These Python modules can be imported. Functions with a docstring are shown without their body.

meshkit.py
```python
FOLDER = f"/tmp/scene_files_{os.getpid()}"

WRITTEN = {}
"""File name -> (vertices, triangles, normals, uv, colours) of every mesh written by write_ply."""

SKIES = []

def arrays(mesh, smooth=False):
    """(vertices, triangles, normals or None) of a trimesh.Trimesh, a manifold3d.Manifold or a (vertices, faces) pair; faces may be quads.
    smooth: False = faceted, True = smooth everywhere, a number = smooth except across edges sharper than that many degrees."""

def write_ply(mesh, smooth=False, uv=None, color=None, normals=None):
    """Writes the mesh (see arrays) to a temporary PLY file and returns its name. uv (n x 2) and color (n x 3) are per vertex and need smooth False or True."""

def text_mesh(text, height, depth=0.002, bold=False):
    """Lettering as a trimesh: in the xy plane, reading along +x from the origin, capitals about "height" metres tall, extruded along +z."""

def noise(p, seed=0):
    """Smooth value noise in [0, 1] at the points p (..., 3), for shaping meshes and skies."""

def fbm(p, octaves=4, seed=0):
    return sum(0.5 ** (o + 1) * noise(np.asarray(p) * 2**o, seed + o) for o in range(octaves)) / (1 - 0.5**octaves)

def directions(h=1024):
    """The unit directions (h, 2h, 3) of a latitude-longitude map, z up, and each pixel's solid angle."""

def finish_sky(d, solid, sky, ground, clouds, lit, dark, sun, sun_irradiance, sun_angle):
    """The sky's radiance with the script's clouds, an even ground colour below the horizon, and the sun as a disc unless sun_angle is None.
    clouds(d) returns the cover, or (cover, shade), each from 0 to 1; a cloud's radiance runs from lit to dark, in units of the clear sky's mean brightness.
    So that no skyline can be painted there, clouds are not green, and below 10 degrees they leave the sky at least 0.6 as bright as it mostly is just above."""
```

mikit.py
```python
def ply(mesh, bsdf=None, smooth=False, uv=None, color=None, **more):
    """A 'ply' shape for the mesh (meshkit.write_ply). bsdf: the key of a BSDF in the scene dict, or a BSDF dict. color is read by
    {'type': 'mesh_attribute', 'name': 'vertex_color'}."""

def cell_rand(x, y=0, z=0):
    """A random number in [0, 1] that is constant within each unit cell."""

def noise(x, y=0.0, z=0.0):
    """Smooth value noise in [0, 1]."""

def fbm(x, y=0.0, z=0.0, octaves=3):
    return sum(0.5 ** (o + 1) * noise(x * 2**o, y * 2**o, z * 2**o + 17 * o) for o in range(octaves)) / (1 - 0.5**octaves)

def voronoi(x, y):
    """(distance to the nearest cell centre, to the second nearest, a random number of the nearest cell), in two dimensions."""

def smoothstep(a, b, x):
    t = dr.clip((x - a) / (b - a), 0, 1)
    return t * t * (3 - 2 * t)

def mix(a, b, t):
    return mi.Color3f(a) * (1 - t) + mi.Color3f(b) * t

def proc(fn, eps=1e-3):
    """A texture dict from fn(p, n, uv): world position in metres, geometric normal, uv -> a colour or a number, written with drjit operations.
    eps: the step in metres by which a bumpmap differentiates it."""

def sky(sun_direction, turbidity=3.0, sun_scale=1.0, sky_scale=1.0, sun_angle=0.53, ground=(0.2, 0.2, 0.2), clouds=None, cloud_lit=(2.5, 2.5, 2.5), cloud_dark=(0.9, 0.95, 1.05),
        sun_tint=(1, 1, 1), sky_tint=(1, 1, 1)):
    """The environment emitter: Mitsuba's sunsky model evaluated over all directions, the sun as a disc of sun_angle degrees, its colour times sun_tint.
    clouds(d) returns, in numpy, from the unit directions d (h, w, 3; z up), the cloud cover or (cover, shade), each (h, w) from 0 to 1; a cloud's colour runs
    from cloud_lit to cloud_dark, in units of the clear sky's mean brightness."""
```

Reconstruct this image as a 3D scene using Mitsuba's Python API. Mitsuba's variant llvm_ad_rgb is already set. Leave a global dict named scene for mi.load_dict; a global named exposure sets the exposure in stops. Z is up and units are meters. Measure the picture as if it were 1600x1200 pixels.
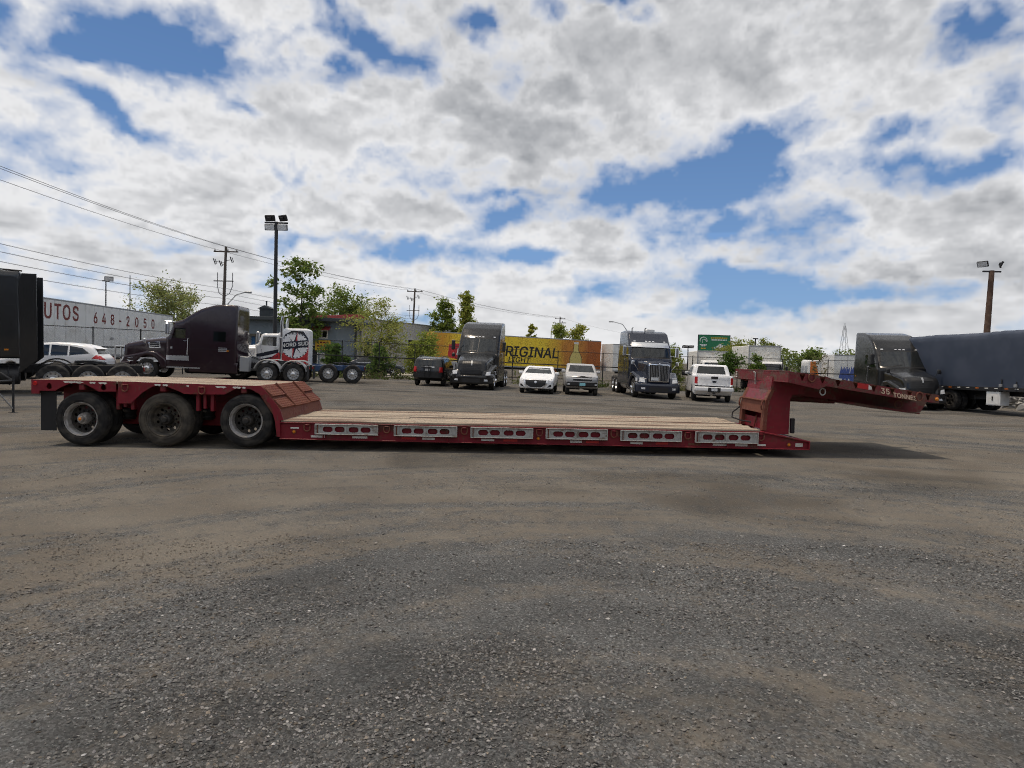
import math, random
import numpy as np
import drjit as dr
import trimesh, shapely
import manifold3d as mf
import mitsuba as mi
import mikit, meshkit
from mikit import proc, noise, fbm, voronoi, cell_rand, smoothstep, mix
from scipy.spatial import Delaunay
from shapely.geometry import Polygon, Point, box as sbox
from shapely.ops import unary_union

T = mi.ScalarTransform4f
scene, labels = {}, {}
rnd = random.Random(7)
rng = np.random.default_rng(11)

# ---------------------------------------------------------------- camera, sky, exposure
EYE, PITCH, ROLL = 1.68, 2.01, 1.4
_p, _r = math.radians(PITCH), math.radians(ROLL)
scene['camera'] = {
    'type': 'perspective', 'fov': 71.62, 'fov_axis': 'x', 'near_clip': 0.05, 'far_clip': 5000.0,
    'to_world': T().look_at(origin=[0, 0, EYE], target=[0, math.cos(_p), EYE - math.sin(_p)], up=[-math.sin(_r), 0, math.cos(_r)])}
exposure = 1.6
SUN = (-0.26, -0.04, 0.95)


def rough(q, octaves, seed, gain=0.58):
    """Value noise summed over octaves with a slow fall-off, about 0 to 1; each octave is turned so that no grid shows."""
    s, w, t = 0, 1.0, 0
    c, n = math.cos(0.6), math.sin(0.6)
    m = np.array([[c, n, 0], [-n, c, 0], [0, 0, 1]]) * 1.97
    for o in range(octaves):
        s = s + w * meshkit.noise(q + 7.3 * o, seed + o)
        t += w
        w *= gain
        q = q @ m.T
    return s / t


def cloud_cover(d):
    """Broken stratocumulus in a flat layer: clear gaps given as azimuth, elevation, half sizes (degrees), tilt and strength."""
    az = np.degrees(np.arctan2(d[..., 0], d[..., 1]))
    el = np.degrees(np.arcsin(np.clip(d[..., 2], -1, 1)))
    z = np.maximum(d[..., 2], 0.0) + 0.17
    q = np.stack([d[..., 0] / z, d[..., 1] / z * 0.8, np.zeros_like(z)], -1)      # on the layer: heaps shrink towards the horizon
    e = np.stack([az / 10.0, el / 7.5, 0 * az], -1)
    w1 = rough(e * 1.9 + 5.0, 6, 3) - 0.5
    w2 = rough(e * 1.9 + 31.0, 6, 9) - 0.5
    wa, we = az + 7.0 * w1, el + 4.2 * w2
    clear = np.zeros_like(az)
    for a, b, ha, he, tilt, k in GAPS:
        da, de = (wa - a + 180) % 360 - 180, we - b
        c, s = math.cos(math.radians(tilt)), math.sin(math.radians(tilt))
        u, v = (da * c + de * s) / ha, (-da * s + de * c) / he
        clear = np.maximum(clear, k * np.exp(-0.7 * (u * u + v * v)))
    rest = np.clip((meshkit.fbm(q * 1.2 + 77.0, 4, 5) - 0.53) * 7, 0, 1)       # gaps where the camera does not look
    out = np.clip((np.abs(az) - 42) / 12, 0, 1) + np.clip((el - 36) / 8, 0, 1)
    clear = np.maximum(clear, 0.9 * rest * np.clip(out, 0, 1))
    qw = q + 0.22 * np.stack([w1, w2, 0 * w1], -1)
    heap = rough(qw * 3.1 + 3.0, 8, 21, 0.62)
    wisp = rough(e * 2.6 + 1.2 * np.stack([w1, w2, 0 * w1], -1) + 40.0, 7, 71, 0.64)
    crisp = np.abs(2 * rough(e * 3.4 + 1.6 * np.stack([w2, w1, 0 * w1], -1) + 17.0, 6, 33, 0.6) - 1)
    x = 0.66 * clear - 1.2 * (heap - 0.5) - 1.0 * (wisp - 0.5) + 0.42 * (0.2 - crisp) + 0.02
    cover = 1 - np.clip((x - 0.16) / 0.46, 0, 1) ** 0.95
    cover = np.minimum(cover, 0.985)
    big = rough(q * 1.15 + 12.0, 4, 41, 0.5)
    lift = rough((qw + np.array([0.012, -0.05, 0])) * 3.1 + 3.0, 7, 21, 0.62)
    shade = 0.31 + 0.9 * (big - 0.5) + 0.75 * (heap - 0.5) + 1.45 * (heap - lift) + 0.8 * (wisp - 0.5) + 0.5 * (crisp - 0.2)
    edge = np.clip((x + 0.05) / 0.34, 0, 1)
    shade = shade - 0.3 * edge
    low = np.clip((7 - el) / 6, 0, 1)
    band = rough(np.stack([az * 0.1, el * 0.75 + 0.6 * w1, 0 * el], -1) + 9.0, 6, 61)
    shade = shade * (1 - low) + low * (0.25 + 1.3 * (band - 0.5) + 0.6 * (wisp - 0.5))
    return cover, np.clip(shade, 0, 1)


GAPS = [  # az, el, half az, half el, tilt, strength
    (-26.1, 20.9, 5.2, 1.8, -6, 1.0),
    (-28.4, 21.0, 2.5, 1.5, 0, 0.9),
    (-32.1, 16.7, 3.8, 1.3, -22, 0.85),
    (-35.1, 20.0, 2.8, 1.4, -25, 0.85),
    (-12.2, 23.4, 3.6, 1.1, -20, 0.75),
    (-8.7, 22.2, 2.6, 0.9, 10, 0.8),
    (-2.8, 24.3, 1.5, 0.9, 0, 0.8),
    (-14.1, 21.4, 1.5, 0.9, 0, 0.6),
    (-21.6, 17.5, 1.5, 0.7, 0, 0.55),
    (14.6, 13.5, 7.1, 2.0, 12, 1.0),
    (9.8, 12.2, 4.1, 1.1, 8, 0.9),
    (18.8, 15.9, 5.1, 1.3, 18, 1.0),
    (20.1, 10.8, 3.0, 2.4, 0, 1.0),
    (16.6, 10.6, 3.0, 1.3, 0, 0.8),
    (29.8, 13.9, 5.8, 1.5, 5, 0.95),
    (32.4, 20.8, 3.3, 1.5, 0, 0.8),
    (34.8, 17.4, 2.6, 2.4, 0, 0.8),
    (27.7, 16.0, 3.9, 1.2, 15, 0.8),
    (24.8, 17.2, 3.0, 1.0, 10, 0.6),
    (33.1, 14.6, 2.9, 1.4, 0, 0.6),
    (-1.6, 10.9, 4.1, 1.4, 22, 1.0),
    (-8.9, 8.4, 7.7, 1.1, -4, 1.0),
    (-15.3, 8.6, 4.1, 0.7, 5, 0.85),
    (1.8, 7.7, 4.6, 0.7, 0, 0.85),
    (5.1, 8.6, 2.1, 0.6, 0, 0.6),
    (17.3, 5.8, 6.6, 1.1, 0, 1.0),
    (26.1, 5.2, 9.9, 0.8, 3, 1.0),
    (0.4, 13.2, 4.6, 0.6, 0, 0.75),
    (2.8, 25.6, 2.1, 0.9, 0, 0.7),
    (8.3, 26.2, 3.1, 0.7, 0, 0.7),
    (-13.4, 24.7, 2.0, 0.7, 0, 0.5),
    (34.8, 5.9, 2.8, 0.7, 5, 0.8),
    (-25.6, 7.8, 3.5, 0.6, 0, 0.5),
    (-5.4, 7.8, 3.1, 0.7, 0, 0.8),
]

scene['sky'] = mikit.sky(SUN, turbidity=3.0, sun_scale=0.45, sun_angle=4.0, ground=(0.12, 0.115, 0.11), clouds=cloud_cover,
                         cloud_lit=(3.25, 3.25, 3.28), cloud_dark=(1.35, 1.4, 1.48), sky_tint=(0.72, 0.84, 0.97))

# ---------------------------------------------------------------- helpers
def mat(key, **kw):
    two = kw.pop('two', True)
    d = {'type': 'principled', **{k: ({'type': 'rgb', 'value': list(v)} if isinstance(v, (tuple, list)) else v) for k, v in kw.items()}}
    scene[key] = {'type': 'twosided', 'b': d} if two else d
    return key


_used = {}


def numbered(name):
    n = _used.get(name, 0)
    _used[name] = n + 1
    return name if n == 0 else '%s_%03d' % (name, n)


def thing(name, label, cat, group=None):
    k = numbered(name)
    labels[k] = {'label': label, 'category': cat}
    if group:
        labels[k]['group'] = group
    return k


class Place:
    """Where the parts of a thing go: a matrix applied to every mesh of the thing."""
    def __init__(self, x=0, y=0, z=0, rot=0.0, tilt=0.0):
        self.m = T().translate([x, y, z]).rotate([0, 0, 1], rot).rotate([0, 1, 0], tilt)


HERE = Place()


def part(parent, name, mesh, bsdf, place=HERE, smooth=30, label=None, kind=None, color=None):
    key = numbered(parent + '__' + name)
    if isinstance(mesh, list):
        mesh = cat(mesh)
    scene[key] = mikit.ply(mesh, bsdf, smooth=smooth, color=color)
    if place is not HERE:
        scene[key]['to_world'] = place.m
    if label or kind:
        labels[key] = {}
        if label:
            labels[key]['label'] = label
        if kind:
            labels[key]['kind'] = kind
    return key


def again(parent, name, source, m):
    """The same mesh under another matrix (a repeat)."""
    key = numbered(parent + '__' + name)
    scene[key] = {**scene[source], 'to_world': m}
    return key


def solo(name, mesh, bsdf, label, category, place=HERE, smooth=30, group=None, kind=None, color=None):
    key = numbered(name)
    if isinstance(mesh, list):
        mesh = cat(mesh)
    scene[key] = mikit.ply(mesh, bsdf, smooth=smooth, color=color)
    if place is not HERE:
        scene[key]['to_world'] = place.m
    if kind == 'structure':
        labels[key] = {'kind': 'structure', 'label': label}
    else:
        labels[key] = {'label': label, 'category': category}
        if kind:
            labels[key]['kind'] = kind
        if group:
            labels[key]['group'] = group
    return key


def cat(ms):
    return trimesh.util.concatenate([m if isinstance(m, trimesh.Trimesh) else trimesh.Trimesh(*m, process=False) for m in ms])


def bx(x0, x1, y0, y1, z0, z1, c=0.0):
    """A box, its edges chamfered by c."""
    if c <= 0:
        return trimesh.creation.box(bounds=[[min(x0, x1), min(y0, y1), min(z0, z1)], [max(x0, x1), max(y0, y1), max(z0, z1)]])
    x0, x1, y0, y1, z0, z1 = min(x0, x1), max(x0, x1), min(y0, y1), max(y0, y1), min(z0, z1), max(z0, z1)
    c = min(c, (x1 - x0) * .45, (y1 - y0) * .45, (z1 - z0) * .45)
    p = []
    for x in (0, 1):
        for y in (0, 1):
            for z in (0, 1):
                X, Y, Z = (x0, x1)[x], (y0, y1)[y], (z0, z1)[z]
                sx, sy, sz = c * (1 - 2 * x), c * (1 - 2 * y), c * (1 - 2 * z)
                p += [(X, Y + sy, Z + sz), (X + sx, Y, Z + sz), (X + sx, Y + sy, Z)]
    return man(mf.Manifold.hull_points(np.array(p)))


def man(m):
    q = m.to_mesh()
    return trimesh.Trimesh(q.vert_properties[:, :3], q.tri_verts, process=False)


def to_man(m):
    m = trimesh.Trimesh(np.asarray(m.vertices), np.asarray(m.faces), process=True)
    return mf.Manifold(mf.Mesh(np.asarray(m.vertices, np.float32), np.asarray(m.faces, np.uint32)))


def prism(poly, a, b, axis='y'):
    """A polygon in (x, z), (y, z) or (x, y), extruded along the third axis from a to b."""
    if not isinstance(poly, Polygon) and not hasattr(poly, 'geoms'):
        poly = Polygon(poly)
    a, b = min(a, b), max(a, b)
    ms = [trimesh.creation.extrude_polygon(g, b - a, engine='earcut') for g in getattr(poly, 'geoms', [poly])]
    m = cat(ms)
    v = np.array(m.vertices)
    if axis == 'y':
        v = np.stack([v[:, 0], b - v[:, 2], v[:, 1]], 1)
        f = m.faces
    elif axis == 'x':
        v = np.stack([v[:, 2] + a, v[:, 0], v[:, 1]], 1)
        f = m.faces
    else:
        v = np.stack([v[:, 0], v[:, 1], v[:, 2] + a], 1)
        f = m.faces
    return trimesh.Trimesh(v, f, process=False)


def tube(pts, r, n=8, caps=True):
    p = np.asarray(pts, float)
    r = np.broadcast_to(np.asarray(r, float), (len(p),))
    t = np.gradient(p, axis=0)
    t /= np.linalg.norm(t, axis=1, keepdims=True)
    ref = np.array([0, 0, 1.0]) if np.abs(t[:, 2]).max() < .95 else (np.array([1.0, 0, 0]) if np.abs(t[:, 0]).max() < .95 else np.array([0.31, 0.9, 0.3]))
    a = np.cross(t, ref)
    a /= np.linalg.norm(a, axis=1, keepdims=True)
    b = np.cross(t, a)
    ang = np.arange(n) * 2 * np.pi / n
    v = (p[:, None] + r[:, None, None] * (np.cos(ang)[None, :, None] * a[:, None] + np.sin(ang)[None, :, None] * b[:, None])).reshape(-1, 3)
    f = []
    for i in range(len(p) - 1):
        for j in range(n):
            k = (j + 1) % n
            f += [[i * n + j, i * n + k, (i + 1) * n + k], [i * n + j, (i + 1) * n + k, (i + 1) * n + j]]
    if caps:
        for j in range(1, n - 1):
            f += [[0, j + 1, j], [(len(p) - 1) * n, (len(p) - 1) * n + j, (len(p) - 1) * n + j + 1]]
    m = trimesh.Trimesh(v, f, process=False)
    if m.volume < 0:
        m.invert()
    return m


def lathe(profile, n=32):
    """(radius, y) pairs turned round the y axis; closed if the profile is."""
    pr = np.asarray(profile, float)
    ang = np.arange(n) * 2 * np.pi / n
    v = np.stack([pr[:, None, 0] * np.cos(ang), np.broadcast_to(pr[:, None, 1], (len(pr), n)), pr[:, None, 0] * np.sin(ang)], -1).reshape(-1, 3)
    f = []
    for i in range(len(pr) - 1):
        for j in range(n):
            k = (j + 1) % n
            f += [[i * n + j, i * n + k, (i + 1) * n + k], [i * n + j, (i + 1) * n + k, (i + 1) * n + j]]
    return trimesh.Trimesh(v, f, process=False)


def moved(m, d):
    return trimesh.Trimesh(np.asarray(m.vertices) + np.asarray(d), m.faces, process=False)


def resample(poly, size):
    p = np.asarray(poly, float)
    out = []
    for a, b in zip(p, np.roll(p, -1, 0)):
        k = max(1, int(math.ceil(np.linalg.norm(b - a) / size)))
        out += [a + (b - a) * i / k for i in range(k)]
    return np.array(out)


def fill(ring, size):
    """Triangles over a polygon ring (n x 2) with points inside it: (points, triangles); the first n points are the ring."""
    P = Polygon(ring).buffer(0)
    x0, y0, x1, y1 = P.bounds
    gx, gy = np.meshgrid(np.arange(x0 + size * .5, x1, size), np.arange(y0 + size * .5, y1, size))
    g = np.stack([gx.ravel(), gy.ravel()], 1)
    inner = P.buffer(-0.45 * size)
    if len(g) and not inner.is_empty:
        g = g[shapely.contains_xy(inner, g[:, 0], g[:, 1])]
    else:
        g = np.zeros((0, 2))
    pts = np.vstack([ring, g])
    tri = Delaunay(pts + 1e-7 * np.random.default_rng(1).standard_normal(pts.shape)).simplices
    c = pts[tri].mean(1)
    tri = tri[shapely.contains_xy(P.buffer(1e-4), c[:, 0], c[:, 1])]
    a = pts[tri]
    cr = (a[:, 1, 0] - a[:, 0, 0]) * (a[:, 2, 1] - a[:, 0, 1]) - (a[:, 1, 1] - a[:, 0, 1]) * (a[:, 2, 0] - a[:, 0, 0])
    tri = tri[np.abs(cr) > 1e-9]
    cr = cr[np.abs(cr) > 1e-9]
    tri[cr < 0] = tri[cr < 0][:, ::-1]
    return pts, tri


def ccw(p):
    p = np.asarray(p, float)
    s = np.sum(p[:, 0] * np.roll(p[:, 1], -1) - p[:, 1] * np.roll(p[:, 0], -1))
    return p if s > 0 else p[::-1]


def body(profile, half, r=0.1, size=0.2, warp=None, across=6):
    """A side profile (x, z) made into a body of half width 'half' with edges rounded by r; warp moves the vertices."""
    p = resample(ccw(profile), size)
    n = len(p)
    e = np.roll(p, -1, 0) - p
    e /= np.linalg.norm(e, axis=1, keepdims=True) + 1e-12
    no = np.stack([e[:, 1], -e[:, 0]], 1)
    nn = no + np.roll(no, 1, 0)
    L = np.linalg.norm(nn, axis=1, keepdims=True)
    nn = np.where(L > .2, nn / np.maximum(L, 1e-9), no)
    rows = []
    for t in np.radians([90, 60, 30, 0]):
        rows.append((-(half - r + r * math.sin(t)), r * (1 - math.cos(t))))
    ys = np.linspace(-(half - r), half - r, across + 1)[1:-1]
    rows += [(y, 0.0) for y in ys]
    for t in np.radians([0, 30, 60, 90]):
        rows.append((half - r + r * math.sin(t), r * (1 - math.cos(t))))
    v = []
    for y, ins in rows:
        q = p - nn * ins
        v.append(np.stack([q[:, 0], np.full(n, y), q[:, 1]], 1))
    f = []
    for i in range(len(rows) - 1):
        j = np.arange(n)
        k = (j + 1) % n
        f.append(np.stack([i * n + j, (i + 1) * n + j, (i + 1) * n + k], 1))
        f.append(np.stack([i * n + j, (i + 1) * n + k, i * n + k], 1))
    V = np.vstack(v)
    cap = p - nn * r
    pts, tri = fill(cap, size)
    for side, row in ((-1, 0), (1, len(rows) - 1)):
        y = side * half
        extra = pts[n:]
        base = len(V)
        V = np.vstack([V, np.stack([extra[:, 0], np.full(len(extra), y), extra[:, 1]], 1)])
        idx = np.concatenate([row * n + np.arange(n), base + np.arange(len(extra))])
        g = idx[tri]
        f.append(g if side < 0 else g[:, ::-1])
    if warp is not None:
        V = warp(V.copy())
    m = trimesh.Trimesh(V, np.vstack(f), process=False)
    if m.volume < 0:
        m.invert()
    return m


def hits(mesh, pts, axis, sign):
    """Where rays along -sign*axis through pts (the two other coordinates) first meet the mesh: the coordinate along the axis, nan if none."""
    o = [i for i in range(3) if i != axis]
    tri = np.asarray(mesh.vertices)[np.asarray(mesh.faces)]
    A, B, C = (tri[:, i][:, o] for i in range(3))
    a, b, c = (tri[:, i][:, axis] for i in range(3))
    den = (B[:, 0] - A[:, 0]) * (C[:, 1] - A[:, 1]) - (B[:, 1] - A[:, 1]) * (C[:, 0] - A[:, 0])
    ok = np.abs(den) > 1e-10
    A, B, C, a, b, c, den = A[ok], B[ok], C[ok], a[ok], b[ok], c[ok], den[ok]
    out = np.full(len(pts), np.nan)
    for i, q in enumerate(pts):
        u = ((q[0] - A[:, 0]) * (C[:, 1] - A[:, 1]) - (q[1] - A[:, 1]) * (C[:, 0] - A[:, 0])) / den
        w = ((B[:, 0] - A[:, 0]) * (q[1] - A[:, 1]) - (B[:, 1] - A[:, 1]) * (q[0] - A[:, 0])) / den
        k = (u > -1e-6) & (w > -1e-6) & (u + w < 1 + 1e-6)
        if k.any():
            z = a[k] + u[k] * (b[k] - a[k]) + w[k] * (c[k] - a[k])
            out[i] = z.max() if sign > 0 else z.min()
    return out


def sheet(mesh, poly, axis, sign, thick=0.008, size=0.07):
    """A panel lying on the mesh: a polygon in the two other coordinates, laid on along the axis, 'thick' proud, with its own edge."""
    ring = resample(ccw(poly), size)
    pts, tri = fill(ring, size)
    h = hits(mesh, pts, axis, sign)
    good = ~np.isnan(h)
    if good.sum() < 3:
        raise ValueError('the panel misses the body')
    if not good.all():
        from scipy.spatial import cKDTree
        h[~good] = h[good][cKDTree(pts[good]).query(pts[~good])[1]]
    n, N = len(ring), len(pts)

    def lift(z):
        v = np.zeros((len(z), 3))
        o = [i for i in range(3) if i != axis]
        v[:, o[0]], v[:, o[1]] = pts[:len(z), 0], pts[:len(z), 1]
        v[:, axis] = z
        return v
    V = np.vstack([lift(h + sign * thick), lift(h[:n] - sign * 0.02)])
    j = np.arange(n)
    k = (j + 1) % n
    F = np.vstack([tri, np.stack([j, N + j, N + k], 1), np.stack([j, N + k, k], 1)])
    flip = (sign > 0) == (axis == 1)
    return trimesh.Trimesh(V, F[:, ::-1] if flip else F, process=False)


def word(text, height, place_fn, bold=True, depth=0.006):
    m = meshkit.text_mesh(text, height, depth, bold)
    v = np.array(m.vertices)
    return trimesh.Trimesh(place_fn(v), m.faces, process=False)


def ground_z(x, y):
    """Height of the lot: it falls gently away to the right at the back."""
    x, y = np.asarray(x, float), np.asarray(y, float)
    t = np.clip((y - 14) / 20, 0, 1)
    t = t * t * (3 - 2 * t)
    r = np.hypot(x - 0.3, y - 2.5) + 1.4 * meshkit.noise(np.stack([x * .35, y * .35, 0 * x + 3.0], -1))
    a = np.arctan2(x - 0.3, y - 2.5)
    rut = meshkit.fbm(np.stack([r * 2.2, a * 1.6, 0 * r], -1), 3, 8) - .5
    lump = meshkit.fbm(np.stack([x * 1.6, y * 1.6, 0 * x], -1), 3, 9) - .5
    fade = np.clip((11.6 - y) / 2.5, 0, 1) * np.clip((16 - np.abs(x)) / 3, 0, 1)
    near = 0.009 * np.clip(x, -15, 15) + fade * (.05 * rut + .03 * lump)
    far = np.clip(-0.1 - 0.02 * x, -0.33, 0.3)
    return near * (1 - t) + far * t


# ---------------------------------------------------------------- materials
def c3(r, g, b):
    return mi.Color3f(r, g, b)


def gravel_parts(p):
    x, y = p.x, p.y
    wob = noise(x * 0.35, y * 0.35, 3.0) * 1.4
    r = dr.sqrt(dr.square(x - 0.3) + dr.square(y - 2.5)) + wob
    th = dr.atan2(x - 0.3, y - 2.5 + 1e-4)
    tracks = fbm(r * 1.15, th * 1.3 + 7.0, 1.0, octaves=3)
    lines = fbm(r * 4.2 + 0.5 * noise(x, y, 9.0), th * 1.6, 5.0, octaves=3)
    blotch = fbm(x * 0.5 + 3.0, y * 0.5, 2.0, octaves=3)
    ring = smoothstep(3.2, 7.4, r) * 0.72 - 0.2 + smoothstep(20.0, 13.0, r) * 0.12
    dust = smoothstep(0.4, 0.8, tracks * 0.46 + lines * 0.36 + blotch * 0.06 + ring * 0.37 + 0.2 * (noise(x * 9.0, y * 9.0, 2.0) - 0.5) + 0.16 * (noise(x * 40.0, y * 40.0, 2.0) - 0.5) - 0.0)
    return x, y, dust, lines, blotch


def gravel_colour(p, n, uv):
    x, y, dust, lines, blotch = gravel_parts(p)
    d1, d2, c1 = voronoi(x * 85.0, y * 85.0)
    e1, e2, c2 = voronoi(x * 33.0 + 3.3, y * 33.0)
    fineg = noise(x * 190.0, y * 190.0, 1.0)
    stone = 0.56 + 0.72 * c1 * c1 + 0.3 * (fineg - 0.5)
    big = dr.select((c2 > 0.82) & (e1 < 0.3), 0.8 + 0.6 * c2, 1.0)
    pale = dr.select((c1 > 0.985) & (d1 < 0.4), 2.0, 1.0)
    grey = mix((0.112, 0.112, 0.112), (0.182, 0.181, 0.179), noise(x * 3.0, y * 3.0, 4.0) * 0.5 + lines * 0.5)
    brown = mix((0.162, 0.141, 0.119), (0.215, 0.192, 0.164), noise(x * 1.7, y * 1.7, 8.0))
    k = mix((1, 1, 1), (0.93, 0.97, 0.98), c2)
    loose = stone * big * pale
    base = grey * loose * (1 - dust) + brown * (0.72 + 0.28 * loose) * dust
    damp = 1 - 0.3 * smoothstep(0.56, 0.7, fbm(x * 0.33 + 9.0, y * 0.5 + 2.0, 6.0, octaves=3))
    return base * k * damp


def gravel_height(p, n, uv):
    x, y = p.x, p.y
    d1, d2, c1 = voronoi(x * 85.0, y * 85.0)
    e1, e2, c2 = voronoi(x * 33.0 + 3.3, y * 33.0)
    return (1 - d1) * 0.0055 * (0.3 + c1) + dr.maximum(0.0, 0.5 - e1) * 0.014 * (c2 > 0.7) + noise(x * 150, y * 150) * 0.0015


scene['gravel_mat'] = {'type': 'twosided', 'b': {'type': 'bumpmap', 'arbitrary': proc(gravel_height, 2e-3), 'scale': 1.0,
                       'b': {'type': 'diffuse', 'reflectance': proc(gravel_colour)}}}
scene['stone_mat'] = {'type': 'twosided', 'b': {'type': 'diffuse', 'reflectance': {'type': 'mesh_attribute', 'name': 'vertex_color'}}}


def worn(base, rust, dirt, kr=0.6, kd=0.62, scale=3.0):
    def fn(p, n, uv):
        a = fbm(p.x * scale, p.y * scale, p.z * scale * 1.6, octaves=4)
        b = fbm(p.x * scale * 4 + 9, p.y * scale * 4, p.z * scale * 5, octaves=3)
        c = fbm(p.x * scale * 14, p.y * scale * 14, p.z * scale * 3 + 4, octaves=2)
        out = mix(base, rust, smoothstep(kr, kr + 0.14, a * 0.6 + b * 0.4))
        out = mix(out, dirt, smoothstep(kd, kd + 0.25, c * 0.5 + a * 0.5) * 0.8)
        return out * (0.82 + 0.36 * b)
    return fn


mat('trailer_red', base_color=proc(worn((0.18, 0.01, 0.02), (0.09, 0.026, 0.017), (0.13, 0.05, 0.042), .54, .52)), roughness=0.48, specular=0.4)
mat('neck_red', base_color=proc(worn((0.15, 0.012, 0.018), (0.095, 0.042, 0.028), (0.12, 0.06, 0.045), .46, .44, 4.0)), roughness=0.6)
mat('cream_paint', base_color=(0.62, 0.46, 0.34), roughness=0.6)
mat('trailer_rust', base_color=proc(worn((0.16, 0.062, 0.042), (0.12, 0.03, 0.024), (0.2, 0.11, 0.085), .5, .5, 4.0)), roughness=0.8, specular=0.2)
mat('bracket_steel', base_color=proc(worn((0.4, 0.4, 0.385), (0.2, 0.16, 0.13), (0.23, 0.22, 0.2), .54, .5, 5.0)), roughness=0.55, metallic=0.15)


def wood_fn(p, n, uv):
    row = dr.floor(p.y * 5.2)
    g = fbm(p.x * 1.3 + row * 7.3, p.y * 45.0, p.z * 20.0, octaves=4)
    h = fbm(p.x * 0.9 + row * 3.1, p.y * 6.0, row, octaves=3)
    out = mix((0.235, 0.19, 0.142), (0.365, 0.315, 0.25), g)
    out = mix(out, (0.19, 0.13, 0.1), smoothstep(0.5, 0.72, h))
    return mix(out, (0.1, 0.065, 0.05), smoothstep(0.66, 0.8, g * 0.5 + h * 0.5))


mat('deck_wood', base_color=proc(wood_fn), roughness=0.85, specular=0.2)


def dusty(dark, dust, k, s=9.0):
    def fn(p, n, uv):
        a = fbm(p.x * s, p.y * s, p.z * s, octaves=4)
        return mix(dark, dust, smoothstep(k, k + .4, a))
    return fn


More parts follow.
